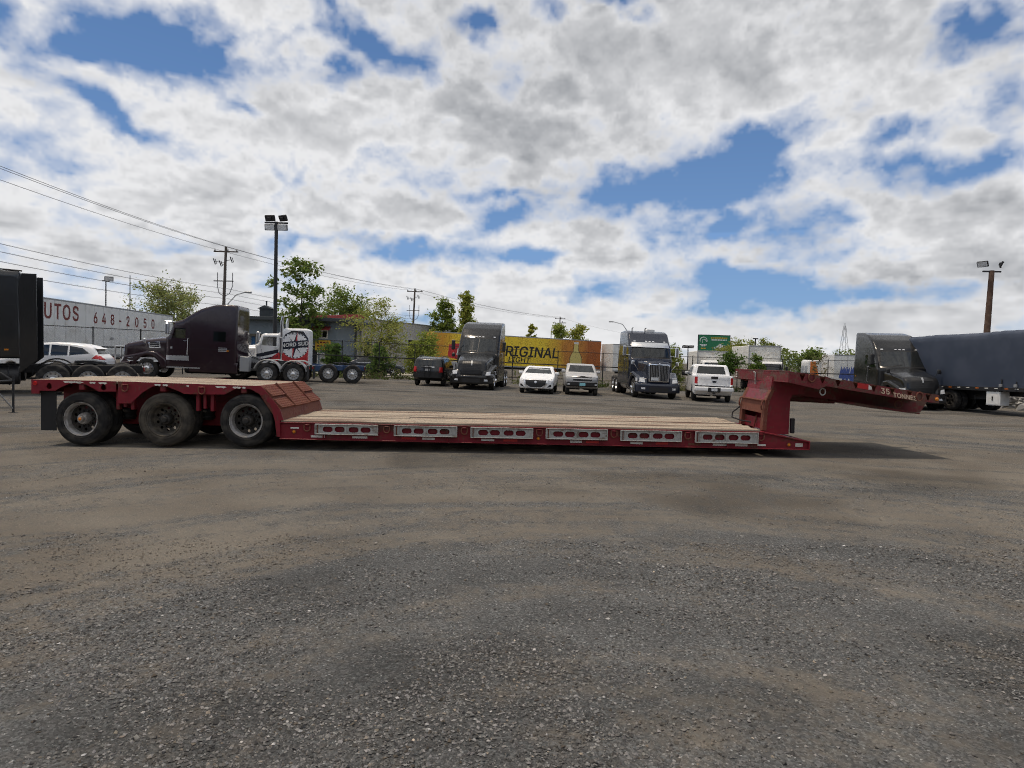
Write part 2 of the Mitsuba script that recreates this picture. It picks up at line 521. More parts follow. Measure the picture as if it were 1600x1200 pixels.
mat('tyre', base_color=proc(dusty((0.016, 0.016, 0.017), (0.05, 0.046, 0.041), .35)), roughness=0.8, specular=0.3)
mat('tyre_dusty', base_color=proc(dusty((0.045, 0.041, 0.036), (0.088, 0.078, 0.064), .3)), roughness=0.9, specular=0.2)
mat('rim_grey', base_color=proc(dusty((0.34, 0.33, 0.32), (0.2, 0.18, 0.16), .4, 14.0)), roughness=0.5, metallic=0.3)
mat('rim_dark', base_color=proc(dusty((0.018, 0.017, 0.016), (0.05, 0.042, 0.035), .4, 14.0)), roughness=0.65)
mat('rim_brown', base_color=proc(dusty((0.05, 0.045, 0.038), (0.1, 0.085, 0.066), .35, 14.0)), roughness=0.8)
mat('rubber', base_color=(0.012, 0.012, 0.013), roughness=0.7)
mat('black_steel', base_color=(0.012, 0.0122, 0.014), roughness=0.5)
mat('chrome', base_color=(0.75, 0.76, 0.78), roughness=0.16, metallic=1.0)
mat('aluminium', base_color=(0.62, 0.63, 0.64), roughness=0.32, metallic=0.9)
mat('galvanised', base_color=(0.33, 0.34, 0.35), roughness=0.5, metallic=0.5)
mat('amber', base_color=(0.62, 0.2, 0.015), roughness=0.2, specular=0.6)
mat('red_lens', base_color=(0.42, 0.012, 0.014), roughness=0.18, specular=0.6)
mat('clear_lens', base_color=(0.6, 0.62, 0.64), roughness=0.12, specular=0.8)
mat('lens_grey', base_color=(0.26, 0.27, 0.28), roughness=0.1, specular=0.8)
mat('plastic_and_hole_black', base_color=(0.013, 0.013, 0.014), roughness=0.45)  # black plastic parts, plus painted shade for openings and car undersides
mat('white_paint', base_color=(0.74, 0.74, 0.72), roughness=0.35, clearcoat=0.6)
mat('dull_white', base_color=proc(dusty((0.62, 0.61, 0.57), (0.4, 0.36, 0.3), .5, 6.0)), roughness=0.7)
mat('red_tape', base_color=(0.42, 0.02, 0.02), roughness=0.4)

# ---------------------------------------------------------------- the ground
def build_ground():
    xs = np.unique(np.concatenate([np.linspace(-900, -60, 8), np.linspace(-60, 60, 61), np.linspace(-14, 14, 187), np.linspace(60, 900, 8)]))
    ys = np.unique(np.concatenate([np.linspace(-60, -6, 7), np.linspace(-6, 60, 67), np.linspace(2, 12, 81), np.linspace(60, 1800, 10)]))
    X, Y = np.meshgrid(xs, ys)
    Z = ground_z(X, Y)
    nx = len(xs)
    i, j = np.meshgrid(np.arange(len(ys) - 1), np.arange(nx - 1), indexing='ij')
    a = (i * nx + j).ravel()
    q = np.stack([a, a + 1, a + nx + 1, a + nx], 1)
    solo('ground', (np.stack([X, Y, Z], -1).reshape(-1, 3), q), 'gravel_mat', 'dark grey gravel lot with brown dusty wheel tracks', None, kind='structure', smooth=True)


build_ground()


def build_stones():
    """Loose stones of the gravel surface, each an uneven lump."""
    g = np.random.default_rng(5)
    P, S = [], []
    for y0, y1, dens, s0, s1 in ((2.5, 20.0, 1.6, .014, .026), (2.5, 4.2, 6400, .0035, .0135), (4.2, 6.5, 2900, .004, .0145), (6.5, 10.5, 380, .004, .014), (10.5, 20, 36, .006, .018)):
        w = 0.78 * y1 + 0.6
        n = int(dens * 2 * w * (y1 - y0))
        x, y = g.uniform(-w, w, n), g.uniform(y0, y1, n)
        k = np.abs(x) < 0.78 * y + 0.6
        clump = meshkit.fbm(np.stack([x * 1.3, y * 1.3, 0 * x], -1), 3, 77)
        k &= g.random(n) < np.clip((clump - 0.3) * 3.2, 0.08, 1)
        x, y = x[k], y[k]
        P.append(np.stack([x, y], 1))
        S.append(s0 + (s1 - s0) * g.random(len(x)) ** 3.0)
    P, S = np.vstack(P), np.concatenate(S)
    n = len(P)
    dust = np.array(gravel_parts(mi.Point3f(mi.Float(P[:, 0]), mi.Float(P[:, 1]), mi.Float(P[:, 0] * 0)))[2])
    keep = g.random(n) > 0.7 * dust
    P, S, dust = P[keep], S[keep], dust[keep]
    n = len(P)
    base = np.array([[1, 0, 0], [0, 1, 0], [-1, 0, 0], [0, -1, 0], [0.1, 0.1, 1], [0, 0, -1.0]])
    tri = np.array([[0, 1, 4], [1, 2, 4], [2, 3, 4], [3, 0, 4], [1, 0, 5], [2, 1, 5], [3, 2, 5], [0, 3, 5]])
    a = g.uniform(0, 6.28, n)
    c, s = np.cos(a), np.sin(a)
    v = base[None] * g.uniform(.55, 1.2, (n, 6, 1)) + g.normal(0, .2, (n, 6, 3))
    v[:, :, 2] *= g.uniform(.45, .85, (n, 1))
    v = v * S[:, None, None]
    v = np.stack([v[..., 0] * c[:, None] - v[..., 1] * s[:, None], v[..., 0] * s[:, None] + v[..., 1] * c[:, None], v[..., 2]], -1)
    z = ground_z(P[:, 0], P[:, 1])
    v += np.concatenate([P, (z + S * 0.25)[:, None]], 1)[:, None, :]
    f = tri[None] + (np.arange(n) * 6)[:, None, None]
    grey = 0.07 + 0.22 * g.random(n) ** 1.5
    grey = np.where(g.random(n) > 0.99, g.uniform(.33, .55, n), grey)
    tint = np.stack([grey * (1 + .05 * g.random(n)), grey, grey * (1 - .06 * g.random(n))], 1)
    tan = g.random(n) > 0.95
    tint[tan] *= np.array([1.1, .98, .84])
    tint = tint * (1 - .8 * dust[:, None]) + .8 * dust[:, None] * np.array([.2, .172, .14]) * g.uniform(.75, 1.15, (n, 1))
    col = np.repeat(tint, 6, 0)
    solo('gravel', trimesh.Trimesh(v.reshape(-1, 3), f.reshape(-1, 3), process=False), 'stone_mat',
         'loose crushed grey stones strewn over the lot', 'gravel', kind='stuff', smooth=False, color=col)


build_stones()

# ---------------------------------------------------------------- the low trailer
# its own frame: u along it to the right (metres, 0 in front of the camera), v away from the camera, w up from the underside of the deck beam
TR = Place(0, 12.55, 0.187 + 0.0012, 0.0, -0.22)
trailer = thing('lowboy_trailer', 'long weathered dark red three axle lowboy trailer with dropped plank deck in the foreground', 'trailer')


def uw(px, py):
    """Survey of the trailer's near side: picture units to metres along and above the underside of its beam."""
    return (px - 800) / 88.4, (684 + 0.0205 * (px - 430) - py) / 88.4


def survey(pts):
    return [uw(*p) for p in pts]


def tpart(name, mesh, m, parent=None, smooth=30, **k):
    return part(parent or trailer, name, mesh, m, TR, smooth, **k)


W = 2.6                       # width of the deck
u0, u1 = uw(437, 0)[0], uw(1190, 0)[0]
TOP = 0.305                   # top of the beam
# the two side beams of the deck: web, flanges, sloping nose
nose = survey([(1268, 688.5), (1270, 701)])
for side, v in ((1, 0.0), (-1, W)):
    s = side
    prof = [(u0, 0.0), (nose[1][0], 0.0), (nose[0][0], nose[0][1]), (u1 + .06, TOP - .015), (u0, TOP - .015)]
    web = prism(prof, v + s * .05, v + s * .07)
    bot = bx(u0, nose[1][0], v, v + s * .16, -.014, .0, .004)
    top = bx(u0, u1 + .06, v + s * .004, v + s * .16, TOP - .03, TOP - .012, .004)
    slope = prism([(u1 + .06, TOP - .012), (nose[0][0], nose[0][1]), (nose[0][0], nose[0][1] - .02), (u1 + .06, TOP - .032)], v + s * .004, v + s * .16)
    beam = tpart('side_beam', [web, bot, top, slope], 'trailer_red', smooth=False)
    for q in (505, 700, 820, 940, 1140):      # stiffeners on the web
        uu = uw(q, 0)[0]
        part(beam, 'stiffener', bx(uu, uu + .012, v + s * .005, v + s * .05, .0, TOP - .03), 'trailer_red', TR)
tpart('nose_plate', [bx(nose[1][0] - .02, nose[1][0], .0, W, .0, nose[0][1], .004),
                     prism([(u1 + .06, TOP - .022), (nose[0][0] - .01, nose[0][1] - .01), (nose[0][0] - .01, nose[0][1] - .03), (u1 + .06, TOP - .05)], .16, W - .16)], 'trailer_red', smooth=False)
# main frame rails and cross members under the deck
tpart('frame_rail', [bx(u0 - .3, u1 + .3, a, a + .14, -.012, TOP - .08, .01) for a in (.8, W - .94)], 'trailer_red')
for k in range(15):
    uu = u0 + .3 + k * (u1 - u0 - .4) / 14
    tpart('cross_member', bx(uu, uu + .1, .08, W - .08, .01, .14, .01), 'trailer_red')
bl = uw(1222, 0)[0]
tpart('support_block', bx(bl - .5, bl, .55, W - .55, -.11, -.005, .01), 'rubber')
# deck planks: a near and a far strip with a dark channel between them
for strip in ((.02, 1.08), (1.32, 2.58)):
    n = 5
    for i in range(n):
        a = strip[0] + (strip[1] - strip[0]) * i / n
        b = strip[0] + (strip[1] - strip[0]) * (i + 1) / n - .008
        cuts = [u0 + .02, u0 + 2.6 + rnd.uniform(-.6, .6), u0 + 5.3 + rnd.uniform(-.6, .6), u1 + rnd.uniform(-.02, .05)]
        for c0, c1 in zip(cuts, cuts[1:]):
            m = bx(c0, c1 - .006, a, b, TOP - .012, TOP + .026 + rnd.uniform(-.007, .007), .006)
            m = m.subdivide().subdivide()
            v = np.array(m.vertices)
            v[:, 2] += .006 * (meshkit.noise(v * np.array([1.1, 8, 0]) + i * 7) - .5) * 2
            tpart('deck_plank', trimesh.Trimesh(v, m.faces, process=False), 'deck_wood', smooth=35)
tpart('channel_floor', bx(u0, u1, 1.08, 1.32, TOP - .12, TOP - .1), 'trailer_red')
# swing-out side brackets, each with four slots
for q0, q1 in ((493, 592), (617, 716), (737, 835), (855, 952), (972, 1068), (1089, 1188)):
    a, b = uw(q0, 0)[0], uw(q1, 0)[0]
    z0, z1 = .085, .275
    plate = sbox(a, z0, b, z1)
    L = b - a
    hole = []
    for c in (.2, .39, .61, .8):
        cx = a + L * c
        hole.append(unary_union([Point(cx - .04, (z0 + z1) / 2).buffer(.048, 8), Point(cx + .04, (z0 + z1) / 2).buffer(.048, 8), sbox(cx - .04, (z0 + z1) / 2 - .048, cx + .04, (z0 + z1) / 2 + .048)]))
    z0, z1 = z0 + rnd.uniform(-.006, .006), z1 + rnd.uniform(-.006, .006)
    br = tpart('side_bracket', [prism(plate.difference(unary_union(hole)), -.004, .006)], 'bracket_steel', smooth=False)
    part(br, 'bracket_frame', [bx(a, b, -.03, -.004, z1 - .012, z1, .003), bx(a, b, -.03, -.004, z0, z0 + .012, .003),
                               bx(a, a + .014, -.03, -.004, z0 + .012, z1 - .012, .003), bx(b - .014, b, -.03, -.004, z0 + .012, z1 - .012, .003),
                               bx(a + L * .48, a + L * .5, -.026, -.004, z0 + .012, z1 - .012, .003), bx(a + L * .07, a + L * .08, -.02, -.004, z0 + .012, z1 - .012, .003)], 'bracket_steel', TR)
    part(br, 'hinge_pin', tube([(a + .045, -.012, z0 + .02), (a + .045, -.012, z1 - .02)], .009), 'trailer_rust', TR)


def dring(q, z, v=0.0, s=.052, front=.05):
    uu = uw(q, 0)[0]
    t = np.linspace(-math.pi * .06, math.pi * 1.06, 15)
    pts = [(uu - s, v + front - .03, z + s * 1.15)] + [(uu - s * math.cos(a), v + front - .035, z - s * math.sin(a)) for a in t] + [(uu + s, v + front - .03, z + s * 1.15), (uu - s, v + front - .03, z + s * 1.15)]
    ring = tpart('lashing_ring', tube(np.array(pts), .0115, 7), 'trailer_rust')
    part(ring, 'ring_clip', bx(uu - .035, uu + .035, v + front - .05, v + front, z + s * .95, z + s * 1.35, .006), 'trailer_red', TR)


for q in (480, 605, 727, 845, 962, 1078, 1193):
    dring(q, .19)
# lamps, reflectors and worn tape on the beam
def lamp(q, y, m='amber', r=.028, v=0.05):
    uu, z = uw(q, y)
    l = tpart('marker_lamp', moved(lathe([(0, -.03), (r * .6, -.027), (r, -.012), (r, .0)], 16), (uu, v, z)), m)
    part(l, 'lamp_bezel', moved(lathe([(r, .0), (r, -.014), (r + .009, -.014), (r + .011, .0)], 16), (uu, v, z)), 'trailer_rust', TR)


lamp(459, 674)
lamp(843.5, 684.5)
lamp(1238, 694.5)
for q, y, w, h in ((460, 668, .15, .03), (1254, 695, .13, .065), (1195, 695, .15, .035)):
    uu, z = uw(q, y)
    tpart('reflector_plate', bx(uu - w / 2, uu + w / 2, .036, .05, z - h / 2, z + h / 2, .003), 'dull_white')
for q, m in ((497, 'dull_white'), (562, 'dull_white'), (640, 'red_tape'), (672, 'dull_white'), (765, 'dull_white'), (800, 'red_tape'), (905, 'dull_white'), (930, 'red_tape'), (1000, 'dull_white'), (1040, 'red_tape'), (1092, 'trailer_rust'), (1130, 'dull_white'), (1165, 'dull_white')):
    uu = uw(q, 0)[0]
    tpart('tape_strip', bx(uu - .13, uu + rnd.uniform(.08, .14), .045, .05, .025, .065), m)

# rear section: side plates with wheel arches
DECK = uw(230, 596.2)[1]       # height of the rear deck
rear1 = survey([(48, 591.5), (180.5, 594.5), (180.5, 610.5), (153, 610.5), (146, 606), (134, 599.8), (122, 597.4), (108, 598), (96, 603), (85, 609.2), (60.5, 609.2), (60.5, 613.8), (48, 613.8)])
rear2 = survey([(184, 594.6), (408, 602), (424, 621), (438, 639), (443, 655), (438, 656), (438, 682), (433, 681), (430, 657), (424, 637), (412, 618.5), (392, 607), (376, 604.6), (366, 607), (351, 615), (325, 615), (288, 614.4), (279, 610), (262, 603.3), (248, 601), (238, 602.5), (222, 612), (204, 629), (184, 629)])
tri_hole = lambda q, y: Polygon([(uw(q, y)[0] + .05 * math.cos(a) * (1 if math.sin(a) < 0 else .85), uw(q, y)[1] - .01 + .062 * (math.sin(a) if math.sin(a) > 0 else .8 * math.sin(a))) for a in np.linspace(0, 6.28, 20)[:-1]]).intersection(
    Polygon([(uw(q, y)[0] - .075, uw(q, y)[1] - .06), (uw(q, y)[0] + .075, uw(q, y)[1] - .06), (uw(q, y)[0], uw(q, y)[1] + .09)]))
holes = unary_union([tri_hole(76, 601.5), tri_hole(161, 603.3)])
for s, v in ((1, 0.0), (-1, W)):
    p1 = tpart('rear_side_plate', prism(Polygon(rear1).difference(holes), v + s * .0, v + s * .016), 'trailer_red', smooth=False)
    tpart('rear_side_plate', prism(Polygon(rear2), v + s * .0, v + s * .016), 'trailer_red', smooth=False)
    part(p1, 'plate_flange', bx(uw(48, 0)[0], uw(180, 0)[0], v + s * .003, v + s * .12, DECK - .045, DECK - .03, .003), 'trailer_red', TR)
ra = uw(48, 0)[0]
tpart('tail_plate', bx(ra, ra + .02, .02, W - .02, DECK - .24, DECK - .03, .004), 'trailer_red')
dring(196, DECK - .11, 0.0, .055, .0)
dring(316, DECK - .13, 0.0, .055, .0)
tpart('tail_reflector', moved(lathe([(0, -.012), (.035, -.01), (.04, 0)], 16), (uw(54, 0)[0], 0, uw(54, 597.5)[1])), 'red_lens')
for q, w in ((107, .2), (117, .3), (144, .12), (160, .16), (246, .12), (258, .1), (293, .05), (345, .2), (370, .16), (381, .06)):
    uu, z = uw(q, 592.6 + .033 * (q - 48) + .8)
    pts = [(uu - w / 2, z), (uu - w * .3, z - .022), (uu, z - .012), (uu + w * .25, z - .026), (uu + w / 2, z - .004), (uu + w * .3, z + .012), (uu - w * .4, z + .012)]
    tpart('paint_patch', prism(pts, -.0025, .0), 'dull_white', smooth=False)
# cross beams, central frame and rear planks
tpart('rear_frame', [bx(ra + .05, uw(399, 0)[0], a, a + .16, .12, DECK - .06, .01) for a in (.82, W - .98)], 'trailer_red')
ux = uw(404, 0)[0]
n = 9
for i in range(n):
    a, b = .02 + (W - .04) * i / n, .02 + (W - .04) * (i + 1) / n - .01
    cuts = [ra + .01, ra + 1.55 + rnd.uniform(-.15, .15), ra + 2.9 + rnd.uniform(-.15, .15), ux]
    for c0, c1 in zip(cuts, cuts[1:]):
        m = bx(c0, c1 - .008, a, b, DECK - .03, DECK + .012, .006).subdivide().subdivide().subdivide()
        v = np.array(m.vertices)
        v[:, 2] += .03 * (meshkit.noise(v * np.array([1.3, 3.0, 0]) + 3.7) - .25) - .0115 * (v[:, 0] - ra) - .004 * rnd.random()
        tpart('deck_plank', trimesh.Trimesh(v, m.faces, process=False), 'deck_wood', smooth=35)
for k in range(6):
    uu = ra + .1 + k * .72
    tpart('cross_member', bx(uu, uu + .1, .03, W - .03, DECK - .16, DECK - .05, .01), 'trailer_red')
for k, q in enumerate((316, 190)):
    uu = uw(q, 0)[0]
    tpart('hanger_bracket', [bx(uu - .16, uu - .1, .1, .2, DECK - .5, DECK - .14, .01), bx(uu + .1, uu + .16, .1, .2, DECK - .5, DECK - .14, .01), tube([(uu, .12, DECK - .45), (uu, .12, DECK - .2)], .03)], 'trailer_red')
# the loading ramp with raised tread plates
r0, r1 = uw(406, 601.5), uw(438, 639)
r2 = uw(443, 656)
ramp = tpart('loading_ramp', [prism([(r0[0] - .05, r0[1]), r0, r1, r2, (r2[0] - .12, r2[1]), (r0[0] - .05, r0[1] - .1)], .02, W - .02)], 'trailer_rust', smooth=False)
du, dw = r1[0] - r0[0], r1[1] - r0[1]
L = math.hypot(du, dw)
nu, nw = -dw / L, du / L


def tread(t0, t1, v0, v1, h):
    a = (r0[0] + du * t0, r0[1] + dw * t0)
    b = (r0[0] + du * t1, r0[1] + dw * t1)
    m = [prism([a, b, (b[0] + nu * h, b[1] + nw * h), (a[0] + nu * h * .3, a[1] + nw * h * .3)], v0, v1)]
    ms = []
    for i in range(max(2, int((v1 - v0) / .05))):        # chequer studs
        for j in range(max(2, int(L * (t1 - t0) / .05))):
            t = t0 + (j + .5) / max(2, int(L * (t1 - t0) / .05)) * (t1 - t0)
            vv = v0 + (i + .5) / max(2, int((v1 - v0) / .05)) * (v1 - v0)
            hh = h * (.3 + .7 * (t - t0) / (t1 - t0))
            c = np.array([r0[0] + du * t + nu * hh, vv, r0[1] + dw * t + nw * hh])
            d = .016 * (1 if (i + j) % 2 else -1)
            ms.append(trimesh.convex.convex_hull(np.array([c + [du / L * .018, d, dw / L * .018], c - [du / L * .018, d, dw / L * .018], c + [nu * .01, 0, nw * .01], c + [-nu * .004, .006, -nw * .004], c - [nu * .004, .006, nw * .004]])))
    tpart('tread_plate', m, 'trailer_rust', parent=ramp, smooth=False)
    return ms


studs = []
for v0, v1 in ((.04, .74), (1.86, 2.56)):
    studs += tread(.06, .5, v0, v1, .05)
    studs += tread(.52, .98, v0, v1, .05)
studs += tread(.02, 1.0, .8, 1.8, .045)
part(ramp, 'tread_studs', studs, 'trailer_rust', TR, False, kind='stuff')
part(ramp, 'centre_rib', [prism([r0, r1, (r1[0] + nu * .06, r1[1] + nw * .06), (r0[0] + nu * .05, r0[1] + nw * .05)], v, v + .02) for v in (.765, 1.815)], 'trailer_rust', TR, smooth=False)
# mud flap
mf0, mf1 = uw(55, 614), uw(77, 672.5)
tpart('mud_flap', bx(uw(57, 0)[0], uw(82, 0)[0], .1, .11, mf1[1], DECK - .2, .003), 'rubber')
tpart('mud_flap', bx(uw(57, 0)[0], uw(82, 0)[0], W - .6, W - .59, mf1[1], DECK - .2, .003), 'rubber')

# wheels: dual tyres each side of three axles
TYRE = [(.30, 0.02), (.315, .0), (.38, -.008), (.43, .004), (.458, .02), (.470, .04), (.475, .075), (.468, .08), (.468, .088), (.475, .093), (.475, .125), (.468, .13), (.468, .138), (.475, .143), (.475, .175), (.470, .205), (.458, .226), (.43, .243), (.38, .252), (.315, .245), (.30, .225), (.30, 0.02)]
RIM = [(.305, .012), (.3, .0), (.288, .004), (.284, .022), (.262, .045), (.252, .1), (.25, .19), (.262, .22), (.284, .235), (.3, .235), (.305, .22)]


def bead_ring(r, y, s):
    return lathe([(r, y - s), (r + s, y), (r, y + s * .4)], 40)


def dual(q, ybot, tm, rm, dm, vface=.02, near=True, hub='dark'):
    """One end of an axle: outer and inner tyre, dished rim, disc with hand holes, studs and hub."""
    uu, w = uw(q, ybot)
    w += .475
    flip = np.array([1, 1, 1]) if near else np.array([1, -1, 1])
    off = np.array([uu, vface if near else W - vface, w])

    def put(m):
        m = trimesh.Trimesh(np.asarray(m.vertices) * flip + off, m.faces if near else np.asarray(m.faces)[:, ::-1], process=False)
        return m
    wh = tpart('wheel', put(cat([lathe(TYRE, 56), bead_ring(.345, -.006, .006), bead_ring(.425, .002, .005)])), tm)
    part(wh, 'inner_tyre', put(moved(lathe(TYRE, 56), (0, .33, 0))), 'tyre', TR)
    part(wh, 'rim', put(lathe(RIM, 48)), rm, TR)
    # disc: set deep in the outer wheel
    D = .17
    disc = Point(0, 0).buffer(.251, 24)
    hh = [Point(.195 * math.cos(a), .195 * math.sin(a)).buffer(.026, 8) for a in np.arange(10) * 2 * math.pi / 10 + .3]
    part(wh, 'disc', put(cat([prism(disc.difference(unary_union(hh)), D, D + .012), moved(lathe([(.251, D - .03), (.24, D - .02), (.225, D)], 40), (0, 0, 0))])), dm, TR, smooth=25)
    nuts = [moved(lathe([(0, -.035), (.013, -.033), (.017, -.02), (.018, 0)], 8), (.143 * math.cos(a), D, .143 * math.sin(a))) for a in np.arange(10) * 2 * math.pi / 10]
    part(wh, 'wheel_nuts', put(cat(nuts)), 'rim_grey' if hub == 'grey' else 'black_steel', TR)
    h = put(lathe([(0, -.02), (.045, -.018), (.055, .0), (.062, .03), (.085, .04), (.1, .07), (.11, D)], 24))
    hk = part(wh, 'hub', h, 'rim_grey' if hub == 'cap' else 'rim_dark', TR)
    if hub == 'cap':
        part(wh, 'hub_plug', put(lathe([(0, -.034), (.02, -.032), (.03, -.02), (.032, -.012)], 12)), 'amber', TR, label='orange rusty plug in the hub cap')
    return uu, w


for q, yb, tm, rm, dm, hub in ((124, 695.8, 'tyre', 'rim_grey', 'rim_dark', 'cap'), (255, 696.8, 'tyre_dusty', 'rim_brown', 'rim_brown', 'dark'), (383.5, 698.6, 'tyre', 'rim_grey', 'rim_dark', 'dark')):
    uu, w = dual(q, yb, tm, rm, dm, hub=hub)
    dual(q, yb, tm, rm, dm, near=False, hub='dark')
    tpart('axle', tube([(uu, .3, w), (uu, W - .3, w)], .07, 10), 'trailer_red')
    tpart('air_bag', moved(lathe([(0, 0), (.12, 0), (.15, .05), (.13, .1), (.15, .15), (.12, .2), (0, .2)], 16), (0, 0, 0)).apply_transform(trimesh.transformations.rotation_matrix(math.pi / 2, [1, 0, 0])).apply_translation([uu + .45, .75, w - .05]), 'rubber')

# ---- the gooseneck: a tower on the nose and a drooping neck, drawn in its own place (swung a little)
tower_v0, tower_v1 = .62, 1.98
tu0, tu1 = 4.69, 5.17          # rear and front of the tower
zb = TOP - .04
NT = 1.27                      # top of the tower above the beam's underside
side = [(tu0, zb), (tu0 + .02, .66), (tu0 + .05, .82), (tu0 + .14, 1.02), (tu0 + .17, NT), (tu1 + .27, NT), (tu1 + .27, .955), (tu1 + .05, .94), (tu1 + .01, .86), (tu1, .2), (tu0 + .1, .2)]
tower = tpart('gooseneck_tower', [prism(side, tower_v0, tower_v0 + .03), prism(side, tower_v1 - .03, tower_v1), bx(tu0 + .25, tu1, tower_v0 + .02, tower_v1 - .02, NT - .06, NT - .02)], 'trailer_red', smooth=False)
for v in (tower_v0 - .01, tower_v1 - .13):
    part(tower, 'tower_leg', prism([(tu0 - .015, zb), (tu0 + .005, .66), (tu0 + .035, .82), (tu0 + .125, 1.02), (tu0 + .19, 1.02), (tu0 + .1, .8), (tu0 + .07, .6), (tu0 + .06, zb)], v, v + .14), 'trailer_rust', TR, smooth=False)
part(tower, 'slanted_cover', [prism([(tu0 + .045, .83), (tu0 + .135, 1.03), (tu0 + .16, 1.02), (tu0 + .07, .82)], tower_v0 + .13, tower_v1 - .13), prism([(tu0 + .125, 1.02), (tu0 + .155, NT), (tu0 + .19, NT), (tu0 + .16, 1.02)], tower_v0 + .02, tower_v1 - .02)], 'trailer_red', TR, smooth=False)
part(tower, 'cross_plate', [prism([(tu0 + .0, .58), (tu0 + .03, .8), (tu0 + .05, .8), (tu0 + .02, .58)], tower_v0 + .13, tower_v1 - .13)], 'trailer_rust', TR, smooth=False)
part(tower, 'lower_plate', [bx(tu0 + .06, tu0 + .08, tower_v0 + .13, tower_v1 - .13, zb, .47, .005)], 'trailer_red', TR)
part(tower, 'inner_plate', [bx(tu0 + .3, tu0 + .32, tower_v0 + .03, tower_v1 - .03, zb, 1.0)], 'trailer_red', TR)
part(tower, 'cross_bar', [tube([(tu0 + .01, tower_v0 + .02, .815), (tu0 + .01, tower_v1 - .02, .815)], .018)], 'trailer_rust', TR)
part(tower, 'latch_rod', [tube([(tu0 + .02, 1.2, .24), (tu0 + .045, 1.12, .5)], .015)], 'trailer_rust', TR)
part(tower, 'front_plate', [prism([(tu1 - .01, .2), (tu1 - .002, .86), (tu1 + .04, .93), (tu1 + .02, .93), (tu1 - .022, .86), (tu1 - .03, .2)], tower_v0 + .03, tower_v1 - .03)], 'trailer_red', TR, smooth=False)
for v in (tower_v0 + .03, tower_v1 - .06):
    part(tower, 'chain_link', [tube([(tu0 - .03, v, .64), (tu0 - .045, v - .02, .72), (tu0 - .02, v, .8), (tu0 - .03, v + .03, .72), (tu0 - .03, v, .64)], .016, 6)], 'trailer_rust', TR)
part(tower, 'air_hose', [tube([(tu0 - .02, tower_v1 - .05, .62), (tu0 - .14, tower_v1 + .03, .5), (tu0 - .17, tower_v1 - .02, .4), (tu0 - .05, tower_v1 - .3, TOP + .05), (tu0 + .12, tower_v1 - .6, TOP + .04)], .015, 6)], 'rubber', TR)
part(tower, 'side_pin', [bx(tu1 + .03, tu1 + .1, tower_v0 - .03, tower_v0 + .05, .22, .5, .01)], 'black_steel', TR)

# the neck itself: side plates drooping to the front, platform on top, main beams beneath
nu0 = uw(1232, 0)[0]
NK = Place()
NK.m = TR.m @ T().translate([nu0, 0, 0]).rotate([0, 0, 1], 2.6)


def npart(name, mesh, m, parent=None, smooth=False, **k):
    return part(parent or trailer, name, mesh, m, NK, smooth, **k)


def nsv(pts):
    return [(uw(*p)[0] - nu0, uw(*p)[1]) for p in pts]


top0, top1 = nsv([(1232, 578.5), (1476, 616.5)])
nside = nsv([(1232, 579), (1254, 581.5), (1476, 617), (1476, 629.5), (1428, 624), (1380, 616.5), (1293, 602), (1281, 607), (1232, 596)])
nholes = []
for q, y in ((1254.5, 588), (1287, 592.5), (1312, 597), (1341, 600.5), (1370, 605.5), (1400, 610), (1428, 614.5), (1458, 619.5)):
    a, z = nsv([(q, y)])[0]
    nholes.append(Polygon([(a - .052, z + .045), (a - .03, z + .06), (a + .03, z + .06), (a + .052, z + .045), (a + .012, z - .06), (a - .012, z - .06)]))
npoly = Polygon(nside).difference(unary_union(nholes))
neck = npart('neck_side_plate', prism(npoly, .0, .014), 'neck_red')
npart('neck_side_plate', prism(npoly, W - .014, W), 'neck_red')
slope_w = (top1[1] - top0[1]) / (top1[0] - top0[0])
npart('neck_rear_plate', [bx(0, .016, .014, W - .014, top0[1] - .195, top0[1] - .01, .004), bx(-.006, .03, .0, W, top0[1] - .012, top0[1] + .004, .003), bx(-.004, .012, .0, W, top0[1] - .2, top0[1] - .186, .003)], 'neck_red')
npart('neck_top_plate', prism([(0.01, top0[1] - .002), (top1[0], top1[1] - .002), (top1[0], top1[1] - .02), (.01, top0[1] - .02)], .016, W - .016), 'trailer_rust')
npart('neck_front_plate', prism([(top1[0] - .02, top1[1] - .022), (top1[0] - .003, top1[1] - .022), (top1[0] - .003, top1[1] - .135), (top1[0] - .02, top1[1] - .135)], .016, W - .016), 'neck_red')
for v in (.3, .95, 1.6, 2.2):
    npart('neck_rib', prism([(0.03, top0[1] - .03), (top1[0] - .03, top1[1] - .03), (top1[0] - .03, top1[1] - .12), (.03, top0[1] - .16)], v, v + .02), 'neck_red')
def deeper(pts, v):
    """Survey of a piece that stands v behind the near side."""
    k = (12.55 + v) / 12.55
    return [((uw(*p)[0]) * k - nu0, 1.49 + (uw(*p)[1] - 1.49) * k) for p in pts]


